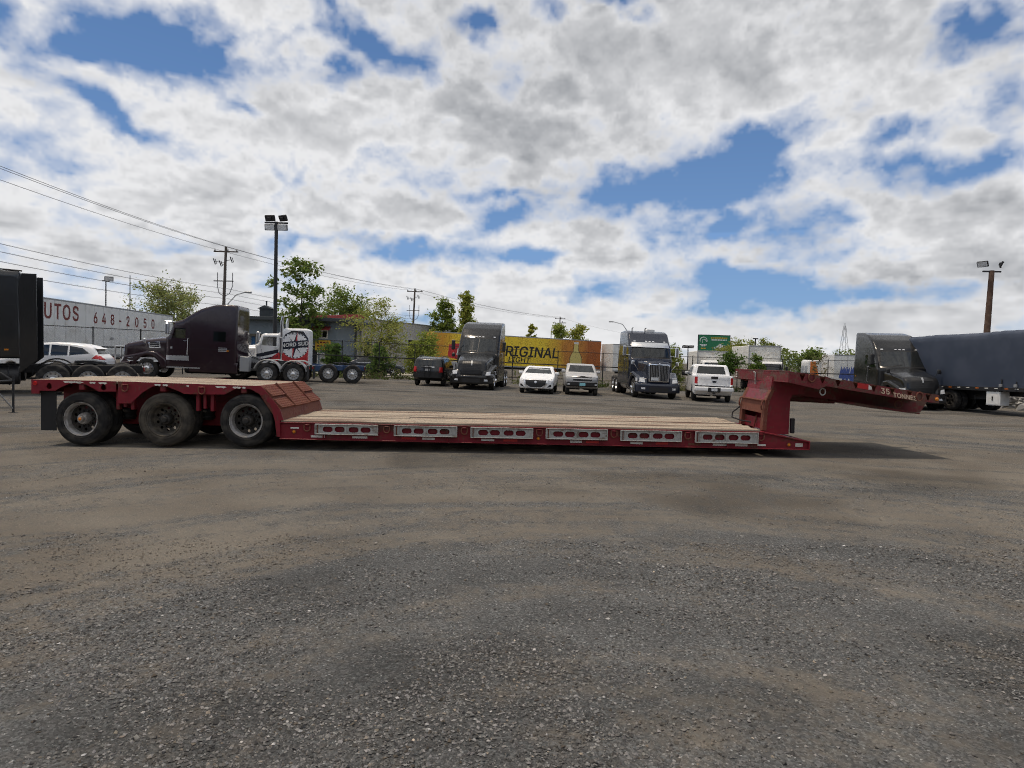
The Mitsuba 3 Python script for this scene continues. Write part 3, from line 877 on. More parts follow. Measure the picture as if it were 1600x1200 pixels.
main = deeper([(1240, 596), (1290, 601), (1460, 627), (1450, 644), (1425, 642), (1300, 622), (1262, 618), (1240, 620)], .8)
for v in (.8, 1.66):
    npart('neck_beam', prism(main, v, v + .14), 'neck_red' if v < 1 else 'neck_red')
npart('king_pin_plate', prism(deeper([(1330, 626), (1448, 644.5), (1448, 647), (1330, 629)], .5), .5, 2.1), 'neck_red')
npart('hydraulic_ram', tube([(.3, 1.3, main[4][1] + .2), (1.5, 1.3, main[4][1] + .16)], .07, 12), 'neck_red', smooth=30)
a, z = nsv([(1438, 634)])[0]
npart('tow_ring', tube([(a + .07 * math.cos(t), .52, z + .07 * math.sin(t)) for t in np.linspace(0, 6.28, 16)], .012, 6), 'trailer_rust', smooth=30)
for q, y in ((1269, 588.5), (1443, 618.5)):
    a, z = nsv([(q, y)])[0]
    t = np.linspace(0, 2 * math.pi, 17)
    npart('lashing_ring', tube([(a + .06 * math.cos(k), -.02, z + .075 * math.sin(k)) for k in t], .0125, 6), 'trailer_rust', smooth=30)
a, z = nsv([(1292, 606)])[0]
npart('air_line_ring', tube([(a + .05 * math.cos(k), .1, z - .06 + .06 * math.sin(k)) for k in np.linspace(0, 6.28, 14)], .012, 6), 'bracket_steel', smooth=30)


def on_neck(q, y, h, text):
    a, z = nsv([(q, y)])[0]
    sl = slope_w
    npart('lettering', word(text, h, lambda v: np.stack([a + v[:, 0] - v[:, 1] * 0.12, -.003 - v[:, 2] * .6, z + v[:, 1] + v[:, 0] * sl], 1)), 'cream_paint')


on_neck(1381, 613.2, .095, '35')
on_neck(1401, 619.2, .078, 'TONNES')
a, z = nsv([(1352, 601.5)])[0]
npart('tape_strip', prism([(a - .1, z + .05), (a + .1, z + .02), (a + .1, z - .07), (a - .1, z - .04)], -.004, 0), 'red_tape')
npart('tape_strip', prism([(a + .1, z + .02), (a + .16, z - .02), (a + .16, z - .065), (a + .1, z - .07)], -.004, 0), 'dull_white')
a, z = nsv([(1300, 588.5)])[0]
npart('paint_patch', prism([(a - .1, z + .025), (a + .2, z - .02), (a + .19, z - .05), (a - .02, z - .01)], -.003, 0), 'dull_white')
a, z = nsv([(1472, 623)])[0]
l = npart('marker_lamp', moved(lathe([(0, -.03), (.02, -.027), (.032, -.012), (.032, 0)], 16), (a, 0, z)), 'amber', smooth=30)
for k in range(3):
    part(trailer, 'reflector_plate', bx(-.02, -.008, W - .14, W - .07, top0[1] - .17 + k * .05, top0[1] - .145 + k * .05, .003), 'dull_white', NK)
part(trailer, 'tie_rod', [tube([(-.02, 1.45, top0[1] - .28), (-.02, 1.45, top0[1] - .05), (-.03, 1.52, top0[1] - .04)], .013, 6)], 'bracket_steel', NK)

# ---------------------------------------------------------------- vehicles: paints and common pieces
def dirty_paint(base, dust, k):
    def fn(p, n, uv):
        a = fbm(p.x * 1.7, p.y * 1.7, p.z * 2.5, octaves=4)
        b = fbm(p.x * 4, p.y * 4, p.z * 1.5 + 3, octaves=2)
        return mix(base, dust, smoothstep(k, k + .35, a * .7 + b * .3))
    return fn


mat('paint_black', base_color=(0.006, 0.007, 0.009), roughness=0.14, clearcoat=1.0, clearcoat_gloss=0.9)
mat('paint_maroon', base_color=(0.015, 0.0035, 0.008), roughness=0.12, specular=0.4, clearcoat=1.0, clearcoat_gloss=0.95)
mat('paint_charcoal', base_color=proc(dirty_paint((0.0085, 0.0088, 0.0095), (0.026, 0.026, 0.026), .5)), roughness=0.17, clearcoat=0.5, clearcoat_gloss=0.8, specular=0.4)
mat('paint_navy', base_color=(0.006, 0.01, 0.024), roughness=0.13, clearcoat=1.0, clearcoat_gloss=0.95)
mat('paint_blue', base_color=(0.016, 0.05, 0.13), roughness=0.3, clearcoat=0.8)
mat('paint_white', base_color=(0.74, 0.745, 0.75), roughness=0.25, clearcoat=1.0, clearcoat_gloss=0.95)
mat('paint_silver', base_color=(0.47, 0.46, 0.45), roughness=0.32, metallic=0.35, clearcoat=0.8)
mat('paint_red', base_color=(0.45, 0.012, 0.016), roughness=0.25, clearcoat=0.9)
mat('paint_orange', base_color=(0.62, 0.16, 0.02), roughness=0.4)
mat('dark_glass', base_color=(0.006, 0.008, 0.008), roughness=0.04, specular=0.75)
mat('matte_dark', base_color=(0.02, 0.02, 0.021), roughness=0.8)
mat('plate_blue', base_color=(0.25, 0.55, 0.62), roughness=0.4)
mat('seat_cloth', base_color=(0.05, 0.05, 0.055), roughness=0.9)
scene['pane'] = {'type': 'thindielectric', 'int_ior': 1.5}

_wheel_cache = {}


def far_wheel(parent, P, x, side, r, wd, face, style='alloy', dual=False, z=None):
    """One road wheel: tyre with a rim and hub as its parts; side +1 is the left of the vehicle."""
    z = r if z is None else z
    M = P.m @ T().translate([x, side * face, z])
    if side < 0:
        M = M @ T().rotate([0, 0, 1], 180)
    key = (r, wd, style, dual)
    if key not in _wheel_cache:
        rr = r * (.56 if r > .45 else .66)
        ty = [(rr, -.015), (rr + .015, .0), (r - .07, .008), (r - .02, -.012), (r, -.05), (r, -wd + .05), (r - .02, -wd + .012), (r - .07, -wd), (rr, -wd + .01), (rr, -.015)]
        tyre = lathe(ty, 32)
        if dual:
            tyre = cat([tyre, moved(lathe(ty, 32), (0, -wd - .06, 0))])
        if style == 'steer':
            rim = [lathe([(rr + .012, -.01), (rr, .004), (rr - .02, -.03), (rr - .03, -.05), (rr - .03, -.2)], 28)]
            hub = lathe([(.13, .03), (.12, .09), (.08, .12), (.0, .125)], 20)
            holes_at, hole_r, hole_y = rr - .075, .03, -.03
        elif style == 'drive':
            rim = [lathe([(rr + .012, -.01), (rr, .004), (rr - .02, -.02), (rr - .045, -.13)], 28)]
            hub = lathe([(.15, -.15), (.145, -.02), (.11, .03), (.05, .055), (0, .056)], 20)
            holes_at, hole_r, hole_y = rr - .085, .028, -.14
        else:
            rim = [lathe([(rr + .012, -.01), (rr, .004), (rr - .03, -.02), (rr - .04, -.09), (0, -.09)], 28)]
            hub = lathe([(.075, -.06), (.07, -.005), (.03, .003), (0, .003)], 16)
            holes_at = None
        if holes_at:
            a = np.arange(10) * 2 * math.pi / 10
            face_ = Point(0, 0).buffer(rr - (.03 if style == 'steer' else .045), 16).difference(unary_union([Point(holes_at * math.cos(t), holes_at * math.sin(t)).buffer(hole_r, 6) for t in a]))
            holes = prism(face_, hole_y, hole_y + .014)
        else:
            sp = []
            for t in np.arange(5) * 2 * math.pi / 5 + .3:
                q = np.array([[.05, -.035, .035], [.05, -.035, -.035], [rr - .02, -.025, .05], [rr - .02, -.025, -.05], [.05, -.008, .03], [.05, -.008, -.03], [rr - .02, -.012, .03], [rr - .02, -.012, -.03]])
                c, s = math.cos(t), math.sin(t)
                q = np.stack([q[:, 0] * c - q[:, 2] * s, q[:, 1], q[:, 0] * s + q[:, 2] * c], 1)
                sp.append(trimesh.convex.convex_hull(q))
            holes = cat(sp)
        _wheel_cache[key] = [tyre, cat(rim), hub, holes]
        _wheel_cache[key] = [mikit.ply(m, 'tyre' if i == 0 else {'steer': ('chrome', 'chrome', 'chrome'), 'drive': ('aluminium', 'aluminium', 'aluminium'), 'black': ('rim_dark', 'plastic_and_hole_black', 'rim_dark'),
                             'alloy': ('matte_dark', 'aluminium', 'aluminium'), 'dull': ('matte_dark', 'rim_grey', 'rim_grey')}[style][i - 1], smooth=30) for i, m in enumerate(_wheel_cache[key])]
    t = _wheel_cache[key]
    k = numbered(parent + '__wheel')
    scene[k] = {**t[0], 'to_world': M}
    scene[k + '__rim'] = {**t[1], 'to_world': M}
    scene[k + '__hub'] = {**t[2], 'to_world': M}
    scene[k + ('__spokes' if style in ('alloy', 'black', 'dull') else '__disc')] = {**t[3], 'to_world': M}
    if style in ('alloy', 'black', 'dull'):
        labels[k + '__spokes'] = {'kind': 'stuff'}


def sstep(a, b, x):
    t = np.clip((x - a) / (b - a), 0, 1)
    return t * t * (3 - 2 * t)


def spot(x, y, rot, back=6.0, wide=1.8):
    """A vehicle's place: its front at (x, y), nose along rot (degrees), its wheels on the sloping ground."""
    a = math.radians(rot)
    f, l = np.array([math.cos(a), math.sin(a)]), np.array([-math.sin(a), math.cos(a)])
    p = np.array([x, y], float)
    zf, zr = float(ground_z(*(p - .15 * back * f))), float(ground_z(*(p - back * f)))
    m = p - .6 * back * f
    zl, zR = float(ground_z(*(m + .5 * wide * l))), float(ground_z(*(m - .5 * wide * l)))
    X = np.array([*f, (zf - zr) / (.85 * back)])
    X /= np.linalg.norm(X)
    Y = np.array([*l, (zl - zR) / wide])
    Y -= X * (X @ Y)
    Y /= np.linalg.norm(Y)
    Z = np.cross(X, Y)
    P = Place()
    M = np.eye(4)
    M[:3, 0], M[:3, 1], M[:3, 2] = X, Y, Z
    M[:3, 3] = [x, y, zf + .15 * back * X[2]]
    P.m = T(M.tolist())
    return P


def cut_through(m, poly, a, b):
    """A window opening right through a body."""
    return man(to_man(m) - to_man(prism(poly, a, b)))


def truck(name, label, x, y, rot, paint, hood, cab, axles, length, half=1.22, hood_half=(.8, 1.02), fender=True, glass=None, doorwin=None, sleepwin=None, seethrough=False, grille='black', visor=None,
          stacks=False, stack_x=-3.6, mirror='plastic_and_hole_black', bumper=None, group=None, lights=True, tank='aluminium', roofpaint=None, top_taper=.06, skirts=False, cabz=.62, guard=False, rails='black_steel', front=0.35,
          grille_poly=None, lamp_poly=None, rearwheel='drive', beacon=False, fz=1.42, sun='galvanised', body_warp=None):
    """A road tractor, its front bumper at x = 0 and its nose towards +x."""
    t = thing(name, label, 'truck', group)
    P = spot(x, y, rot)
    ad = lambda n, m, b, parent=None, smooth=30, **k: part(parent or t, n, m, b, P, smooth, **k)

    def warp(v):
        zt = np.clip((v[:, 2] - 2.0) / 2.0, 0, 1)
        v[:, 1] *= 1 - top_taper * zt
        f = sstep(cab_front - 2.0, cab_front, v[:, 0])
        v[:, 0] -= front * (np.abs(v[:, 1]) / half) ** 2.4 * f
        if body_warp:
            v = body_warp(v)
        return v
    cab_front = max(p[0] for p in cab)
    cm = body(cab, half, .12, .16, warp, 8)
    solid = cm
    if seethrough and doorwin:
        cm = man(to_man(cm) - to_man(prism(doorwin, -2, 2)) - to_man(bx(min(p[0] for p in doorwin) - .35, max(p[0] for p in doorwin) + .02, -half + .12, half - .12, 1.45, max(p[1] for p in doorwin) + .06)))
        cb = ad('cab', cm, paint, smooth=28)
    else:
        cb = ad('cab', cm, paint, smooth=40)

    def hwarp(v):
        s = np.clip((v[:, 0] - hx0) / (hx1 - hx0), 0, 1)
        wv = (hood_half[1] + (hood_half[0] - hood_half[1]) * s) / hood_half[1]
        v[:, 1] *= wv
        k = sstep(1.0, 2.0, v[:, 2])
        v[:, 2] -= .16 * (np.abs(v[:, 1]) / hood_half[1]) ** 2.5 * k
        v[:, 0] -= .12 * (np.abs(v[:, 1]) / hood_half[0]) ** 2 * s
        return v
    hx0, hx1 = min(p[0] for p in hood), max(p[0] for p in hood)
    hm = body(hood, hood_half[1], .14, .15, hwarp, 8)
    hd = ad('hood', hm, paint, smooth=40)
    ax = axles[0]
    if fender:
        fr = hx1 - .02
        arc = [(ax + .64 * math.cos(a), .52 + .64 * math.sin(a)) for a in np.linspace(.02, math.pi - .02, 14)]
        prof = [(fr, .56), (fr + .0, .85), (fr - .1, 1.08), (ax + .35, fz - .1), (ax, fz), (ax - .45, fz - .05), (ax - .85, fz - .35), (ax - .92, .95), (ax - .92, .56)]
        prof = [p for p in prof[::-1]] + [(ax + .68, .56)] + arc[:] + [(ax - .68, .56)]
        for s in (1, -1):
            def fw(v, s=s):
                k = sstep(ax - .4, fr, v[:, 0])
                v[:, 1] += s * .98 - s * .16 * k
                v[:, 0] -= .16 * np.clip((np.abs(v[:, 1]) - .7) / .5, 0, 1) ** 2 * k
                return v
            try:
                fm = body(prof, .25, .08, .12, fw, 3)
                fd = ad('fender', fm, paint, smooth=40)
            except Exception:
                raise
            lp = lamp_poly or [(s * .98 - .2, .82), (s * .98 + .2, .86), (s * .98 + .2, 1.06), (s * .98 - .14, 1.02)]
            if s < 0 and lamp_poly:
                lp = [(-a, b) for a, b in lamp_poly]
            if lights:
                hl = ad('headlight', sheet(fm, lp, 0, 1, .012, .08), 'clear_lens', smooth=25)
    b = bumper or paint
    bw = 1.2
    bm = body([(0.06, .34), (.06, .78), (-.1, .84), (-.35, .84), (-.35, .34)], bw, .06, .1, lambda v: np.stack([v[:, 0] - .32 * (np.abs(v[:, 1]) / bw) ** 3, v[:, 1], v[:, 2]], 1), 10)
    bp = ad('bumper', bm, b, smooth=40)
    ad('bumper_intake', sheet(bm, [(-.5, .42), (.5, .42), (.5, .62), (-.5, .62)], 0, 1, .006), 'plastic_and_hole_black', bp)
    for s in (1, -1):
        ad('fog_lamp', sheet(bm, [(s * .82 - .1, .5), (s * .82 + .1, .5), (s * .82 + .1, .6), (s * .82 - .1, .6)], 0, 1, .01), 'clear_lens', bp)
    gp = grille_poly or [(-.5, .88), (.5, .88), (.56, 1.3), (.5, 1.56), (-.5, 1.56), (-.56, 1.3)]
    if grille == 'chrome':
        ad('grille_surround', sheet(hm, [(a * 1.12, 1.27 + (z - 1.27) * 1.1) for a, z in gp], 0, 1, .03), 'chrome', hd)
        ad('grille', sheet(hm, gp, 0, 1, .045), 'matte_dark', hd)
        g0, g1 = min(z for a, z in gp), max(z for a, z in gp)
        gw = max(a for a, z in gp)
        ad('grille_bar', sheet(hm, [(-.025, g0), (.025, g0), (.025, g1 + .12), (-.025, g1 + .12)], 0, 1, .065), 'chrome', hd)
        ad('grille_bars', [sheet(hm, [(k * gw / 6 - .006, g0 + .02), (k * gw / 6 + .006, g0 + .02), (k * gw / 6 + .006, g1 - .02), (k * gw / 6 - .006, g1 - .02)], 0, 1, .055) for k in (-5, -4, -3, -2, -1, 1, 2, 3, 4, 5)], 'galvanised', hd, kind='stuff')
    else:
        g0, g1 = min(z for a, z in gp), max(z for a, z in gp)
        gr = ad('grille', sheet(hm, gp, 0, 1, .012), 'plastic_and_hole_black', hd)
        ad('grille_bars', [sheet(hm, [(-.48, z), (.48, z), (.48, z + .022), (-.48, z + .022)], 0, 1, .022) for z in np.arange(g0 + .05, g1 - .04, .085)], 'plastic_and_hole_black', hd, kind='stuff')
        ad('grille_crest', sheet(hm, [(-.035, g1 - .22), (.035, g1 - .22), (.05, g1 + .04), (-.05, g1 + .04)], 0, 1, .03), 'galvanised', hd)
    # glass
    wz0, wz1 = glass
    wp = [(-1.06, wz0), (0, wz0 - .03), (1.06, wz0), (.94, wz1), (0, wz1 + .03), (-.94, wz1)]
    ad('windshield_gasket', sheet(solid, [(a * 1.05, z + (.035 if z > (wz0 + wz1) / 2 else -.035)) for a, z in wp], 0, 1, .004), 'rubber', cb)
    ws = ad('windshield', sheet(solid, wp, 0, 1, .008), 'dark_glass', cb, smooth=40)
    ad('centre_post', sheet(solid, [(-.015, wz0), (.015, wz0), (.015, wz1), (-.015, wz1)], 0, 1, .014), 'plastic_and_hole_black', cb)
    for s in (-.5, .45):
        ad('wiper', sheet(solid, [(s - .02, wz0 + .01), (s + .42, wz0 + .05), (s + .42, wz0 + .075), (s - .02, wz0 + .04)], 0, 1, .03), 'plastic_and_hole_black', cb)
    for s in (1, -1):
        if doorwin:
            if seethrough:
                ad('door_window', flat_pane(doorwin, s * (half - .06)), 'pane', cb, False)
            else:
                ad('door_window', sheet(solid, doorwin, 1, s, .006), 'dark_glass', cb)
            x0 = min(p[0] for p in doorwin) - .12
            x1 = max(p[0] for p in doorwin) + .1
            ad('door_seam', [sheet(solid, [(x0 - .012, cabz + .2), (x0, cabz + .2), (x0, wz1), (x0 - .012, wz1)], 1, s, .004), sheet(solid, [(x1 - .25, cabz + .2), (x1 - .238, cabz + .2), (x1 - .038, wz0), (x1 - .05, wz0)], 1, s, .004)], 'plastic_and_hole_black', cb, kind='stuff')
            ad('door_handle', sheet(solid, [(x0 + .06, wz0 - .25), (x0 + .22, wz0 - .25), (x0 + .22, wz0 - .2), (x0 + .06, wz0 - .2)], 1, s, .02), 'chrome', cb)
        if sleepwin:
            ad('sleeper_window', sheet(solid, sleepwin, 1, s, .006), 'dark_glass', cb)
        # mirrors
        mx = (max(p[0] for p in doorwin) if doorwin else -2.6) + .12
        mm = ad('mirror', bx(mx - .06, mx + .1, s * (half + .16), s * (half + .36), wz0 + .05, wz0 + .62, .04), mirror)
        ad('mirror_arm', [tube([(mx - .05, s * (half - .14), wz0 + .1), (mx + .02, s * (half + .2), wz0 + .1)], .016, 6), tube([(mx - .05, s * (half - .16), wz0 + .56), (mx + .02, s * (half + .2), wz0 + .56)], .016, 6)], mirror, mm, kind='stuff')
        hmx = ax + .1
        hmm = ad('hood_mirror', bx(hmx - .05, hmx + .07, s * 1.12, s * 1.3, 1.78, 2.0, .04), mirror)
        ad('mirror_arm', tube([(hmx, s * .9, 1.5), (hmx, s * 1.16, 1.85)], .014, 6), mirror, hmm)
    top = max(p[1] for p in cab)
    if doorwin and top > 3.3:
        xb, xr = min(p[0] for p in doorwin) - .2, min(p[0] for p in cab) + .12
        for s in (1, -1):
            ad('sleeper_seam', [sheet(solid, [(xb, 1.5), (xb + .014, 1.5), (xb + .014, top - .55), (xb, top - .55)], 1, s, .004), sheet(solid, [(xr, wz1 + .16), (xb, wz1 + .16), (xb, wz1 + .175), (xr, wz1 + .175)], 1, s, .004),
                                sheet(solid, [(xr, 1.6), (xb, 1.6), (xb, 1.615), (xr, 1.615)], 1, s, .004)], 'rubber', cb, kind='stuff')
            ad('grab_handle', tube([(xb + .07, s * (half + .0), 1.25), (xb + .07, s * (half + .06), 1.3), (xb + .07, s * (half + .06), 2.05), (xb + .07, s * (half + .0), 2.1)], .017, 6), 'chrome', cb)
            ad('side_marker', sheet(solid, [(xr + .25, 1.52), (xr + .37, 1.52), (xr + .37, 1.57), (xr + .25, 1.57)], 1, s, .015), 'amber', cb)
            ad('baggage_door', sheet(solid, [(xr + .15, 1.7), (xb - .5, 1.7), (xb - .5, 1.95), (xr + .15, 1.95)], 1, s, .008), paint, cb)
    if visor:
        ad('sun_visor', sheet(solid, [(-1.08, wz1 - .02), (1.08, wz1 - .02), (1.02, wz1 + .26), (-1.02, wz1 + .26)], 0, 1, .07), visor, cb)
    for k in (-.85, -.2, 0, .2, .85):
        try:
            ad('roof_lamp', sheet(solid, [(k - .06, wz1 + .1 + (.2 if visor else 0)), (k + .06, wz1 + .1 + (.2 if visor else 0)), (k + .05, wz1 + .15 + (.2 if visor else 0)), (k - .05, wz1 + .15 + (.2 if visor else 0))], 0, 1, .03), 'clear_lens', cb)
        except ValueError:
            pass
    # frame and running gear
    rear = -length
    for s in (1, -1):
        ad('frame_rail', bx(rear, -.6, s * .38, s * .46, .72, 1.0, .01), rails)
    cabr = min(p[0] for p in cab)
    for k in range(3):
        xx = rear + .2 + k * 1.2
        ad('cross_member', bx(xx, xx + .12, -.38, .38, .76, .96, .01), rails)
    mid = sum(axles[1:]) / len(axles[1:])
    fw = trimesh.convex.convex_hull(np.array([(mid + .45, y_, z_) for y_ in (-.4, .4) for z_ in (1.08, 1.14)] + [(mid - .1, y_, z_) for y_ in (-.48, .48) for z_ in (1.08, 1.16)] + [(mid - .55, y_, z_) for y_ in (-.2, .2) for z_ in (1.02, 1.08)]))
    f5 = ad('fifth_wheel', fw, 'black_steel')
    ad('fifth_wheel_stand', [bx(mid - .15, mid + .15, s * .3, s * .46, 1.0, 1.09, .01) for s in (1, -1)], 'black_steel', f5, kind='stuff')
    for a in axles[1:]:
        ad('axle', tube([(a, -.7, .52), (a, .7, .52)], .09, 8), 'black_steel')
        for s in (1, -1):
            far_wheel(t, P, a, s, .52, .27, 1.22, rearwheel, True)
    for s in (1, -1):
        far_wheel(t, P, ax, s, .52, .28, 1.16, 'steer')
    ad('axle', tube([(ax, -.9, .52), (ax, .9, .52)], .07, 8), 'black_steel')
    for s in (1, -1):
        ad('mud_flap', bx(axles[-1] - .68, axles[-1] - .665, s * .62, s * 1.2, .25, .95), 'rubber')
        ad('flap_hanger', tube([(axles[-1] - .66, s * .4, .97), (axles[-1] - .66, s * 1.2, .97)], .02, 6), 'galvanised')
        ad('tail_lamp', [bx(rear - .03, rear, s * .42, s * .6, .78, .92, .01)], 'red_lens')
        if skirts:
            ad('side_skirt', body([(ax - .95, .42), (ax - .95, cabz + .25), (cabr + .1, cabz + .25), (cabr + .1, .42)], .06, .03, .2, lambda v, s=s: v + [0, s * 1.14, 0], 1), paint)
        tx0, tx1 = ax - 1.75, max(cabr + .1, axles[1] + .72)
        tk = np.array([(r_ * 1.0, yy) for r_, yy in ((0, 0), (.29, 0), (.31, .02), (.31, tx0 - tx1 - .02), (.29, tx0 - tx1), (0, tx0 - tx1))])
        tm = lathe(tk, 24)
        v = np.asarray(tm.vertices)
        tank_m = trimesh.Trimesh(np.stack([tx1 + v[:, 1], s * .83 + v[:, 0] * .95, .66 + v[:, 2]], 1), tm.faces, process=False)
        if not skirts:
            tn = ad('fuel_tank', tank_m, tank)
            ad('tank_strap', [tube([(xx, s * .83 + .325 * math.cos(q), .66 + .325 * math.sin(q)) for q in np.linspace(0, 6.28, 17)], .018, 5) for xx in (tx0 - .3, tx1 + .3)], 'black_steel', tn, kind='stuff')
            ad('cab_step', bx(tx0 - .02, tx0 - .6, s * 1.14, s * 1.2, .92, 1.14, .02), 'aluminium')
    if stacks:
        for s in (1, -1):
            ad('exhaust_stack', [tube([(stack_x, s * 1.16, 1.0), (stack_x, s * 1.16, top + .35), (stack_x - .05, s * 1.16, top + .6)], .085, 12)], 'chrome')
            ad('exhaust_guard', lathe_z(.12, 1.5, 2.4, stack_x, s * 1.16), 'chrome')
    if guard:
        gd = ad('grille_guard', [tube([(.16, -.95, .45), (.16, -.95, 1.55), (.16, .95, 1.55), (.16, .95, .45), (.16, -.95, .45)], .04, 8), tube([(.16, -.3, .45), (.16, -.3, 1.55)], .035, 8), tube([(.16, .3, .45), (.16, .3, 1.55)], .035, 8)], 'chrome')
        ad('guard_plate', [bx(.13, .19, -.95, .95, .42, .62, .01), bx(.13, .16, -.95, .95, .95, 1.05, .01)], 'chrome', gd, kind='stuff')
    return t, P, solid, hm


def lathe_z(r, z0, z1, x, y):
    m = lathe([(r * .8, 0), (r, .02), (r, z1 - z0 - .02), (r * .8, z1 - z0)], 16)
    v = np.asarray(m.vertices)
    return trimesh.Trimesh(np.stack([x + v[:, 0], y + v[:, 2], z0 + v[:, 1]], 1), m.faces[:, ::-1], process=False)


def flat_pane(poly, y):
    p = np.asarray(poly, float)
    return trimesh.Trimesh(np.stack([p[:, 0], np.full(len(p), y), p[:, 1]], 1), [[0, i, i + 1] for i in range(1, len(p) - 1)], process=False)


AERO_HOOD = [(-.08, .62), (-.02, .78), (-.04, 1.1), (-.12, 1.45), (-.3, 1.62), (-1.2, 1.86), (-2.05, 2.03), (-2.4, 2.06), (-2.4, .7)]
AERO_CAB = [(-2.1, .62), (-2.1, 2.0), (-2.2, 2.06), (-2.95, 2.95), (-3.05, 3.06), (-3.6, 3.5), (-4.3, 3.8), (-5.2, 3.95), (-6.0, 3.98), (-6.08, 3.9), (-6.08, .62)]
AERO = dict(hood=AERO_HOOD, cab=AERO_CAB, axles=(-1.3, -6.35, -7.67), length=8.25, glass=(2.13, 2.88), skirts=True,
            doorwin=[(-2.72, 2.12), (-3.12, 2.74), (-3.62, 2.76), (-3.62, 2.08), (-3.0, 2.04)], sleepwin=[(-4.0, 2.2), (-4.0, 2.7), (-4.35, 2.7), (-4.35, 2.2)])

# black tractor cut by the left edge
tb, PB, cmB, _ = truck('semi_truck', 'black three axle sleeper tractor cut off by the left edge of the photo', -22.5, 22.15, 209, 'paint_black', AERO_HOOD,
      [(-2.1, .62), (-2.1, 2.0), (-2.2, 2.06), (-2.8, 2.95), (-3.0, 3.1), (-3.6, 3.7), (-4.3, 4.05), (-5.2, 4.2), (-6.0, 4.18), (-6.08, 4.1), (-6.08, 1.25), (-3.3, 1.2), (-3.2, .62)], (-1.3, -6.95, -8.0, -9.05), 9.75, glass=(2.13, 2.88), skirts=False, tank='black_steel',
      doorwin=[(-2.72, 2.12), (-3.12, 2.74), (-3.62, 2.76), (-3.62, 2.08), (-3.0, 2.04)], sleepwin=[(-4.5, 2.3), (-4.5, 3.0), (-5.2, 3.0), (-5.2, 2.3)])
for s in (1, -1):
    part(tb, 'side_fairing', body([(-6.0, .75), (-6.0, 3.9), (-6.1, 4.12), (-6.52, 4.12), (-6.52, 1.2)], .03, .02, .3, lambda v, s=s: v + [0, s * 1.16, 0], 1), 'paint_black', PB)
    part(tb, 'fender', [tube([(a + .62 * math.cos(q), s * .92, .56 + .6 * math.sin(q)) for q in np.linspace(.15, math.pi - .15, 14)], .03, 5) for a in (-6.95,)], 'plastic_and_hole_black', PB)
    part(tb, 'window_trim', [sheet(cmB, [(-4.42, 2.22), (-5.28, 2.22), (-5.28, 2.25), (-4.42, 2.25)], 1, s, .01), sheet(cmB, [(-4.9, 1.2), (-5.3, 1.2), (-5.3, 1.9), (-4.9, 1.9)], 1, s, .008)], 'plastic_and_hole_black', PB, kind='stuff')
part(tb, 'roof_rail', tube([(-5.2, 1.0, 4.24), (-6.1, 1.0, 4.2)], .03, 6), 'black_steel', PB)

# maroon tractor, seen from its side, nose to the left
MCAB = [(-2.15, .62), (-2.15, 2.1), (-2.3, 2.2), (-2.5, 2.82), (-2.6, 2.9), (-3.0, 3.02), (-3.4, 3.28), (-3.95, 3.6), (-4.6, 3.82), (-5.1, 3.88), (-5.68, 3.86), (-5.74, 3.75), (-5.74, .62)]
MHOOD = [(-.12, .7), (-.08, 1.0), (-.1, 1.66), (-.25, 1.78), (-1.0, 1.98), (-2.0, 2.14), (-2.45, 2.18), (-2.45, .75)]
MDOOR = [(-2.62, 2.1), (-2.74, 2.58), (-3.26, 2.6), (-3.26, 2.08)]
tm_, PM, cmM, hmM = truck('semi_truck', 'dark maroon sleeper tractor with chrome grille guard facing left beyond the trailer', -19.75, 36.3, 186, 'paint_maroon', MHOOD, MCAB, (-1.45, -7.25, -8.55), 9.2, glass=(2.2, 2.78), doorwin=MDOOR,
      sleepwin=[(-4.6, 2.0), (-4.6, 2.5), (-5.2, 2.5), (-5.2, 2.0)], seethrough=True, guard=True, mirror='chrome', front=.2, grille='chrome', fz=1.4, tank='black_steel', stacks=False, hood_half=(.82, 1.0))
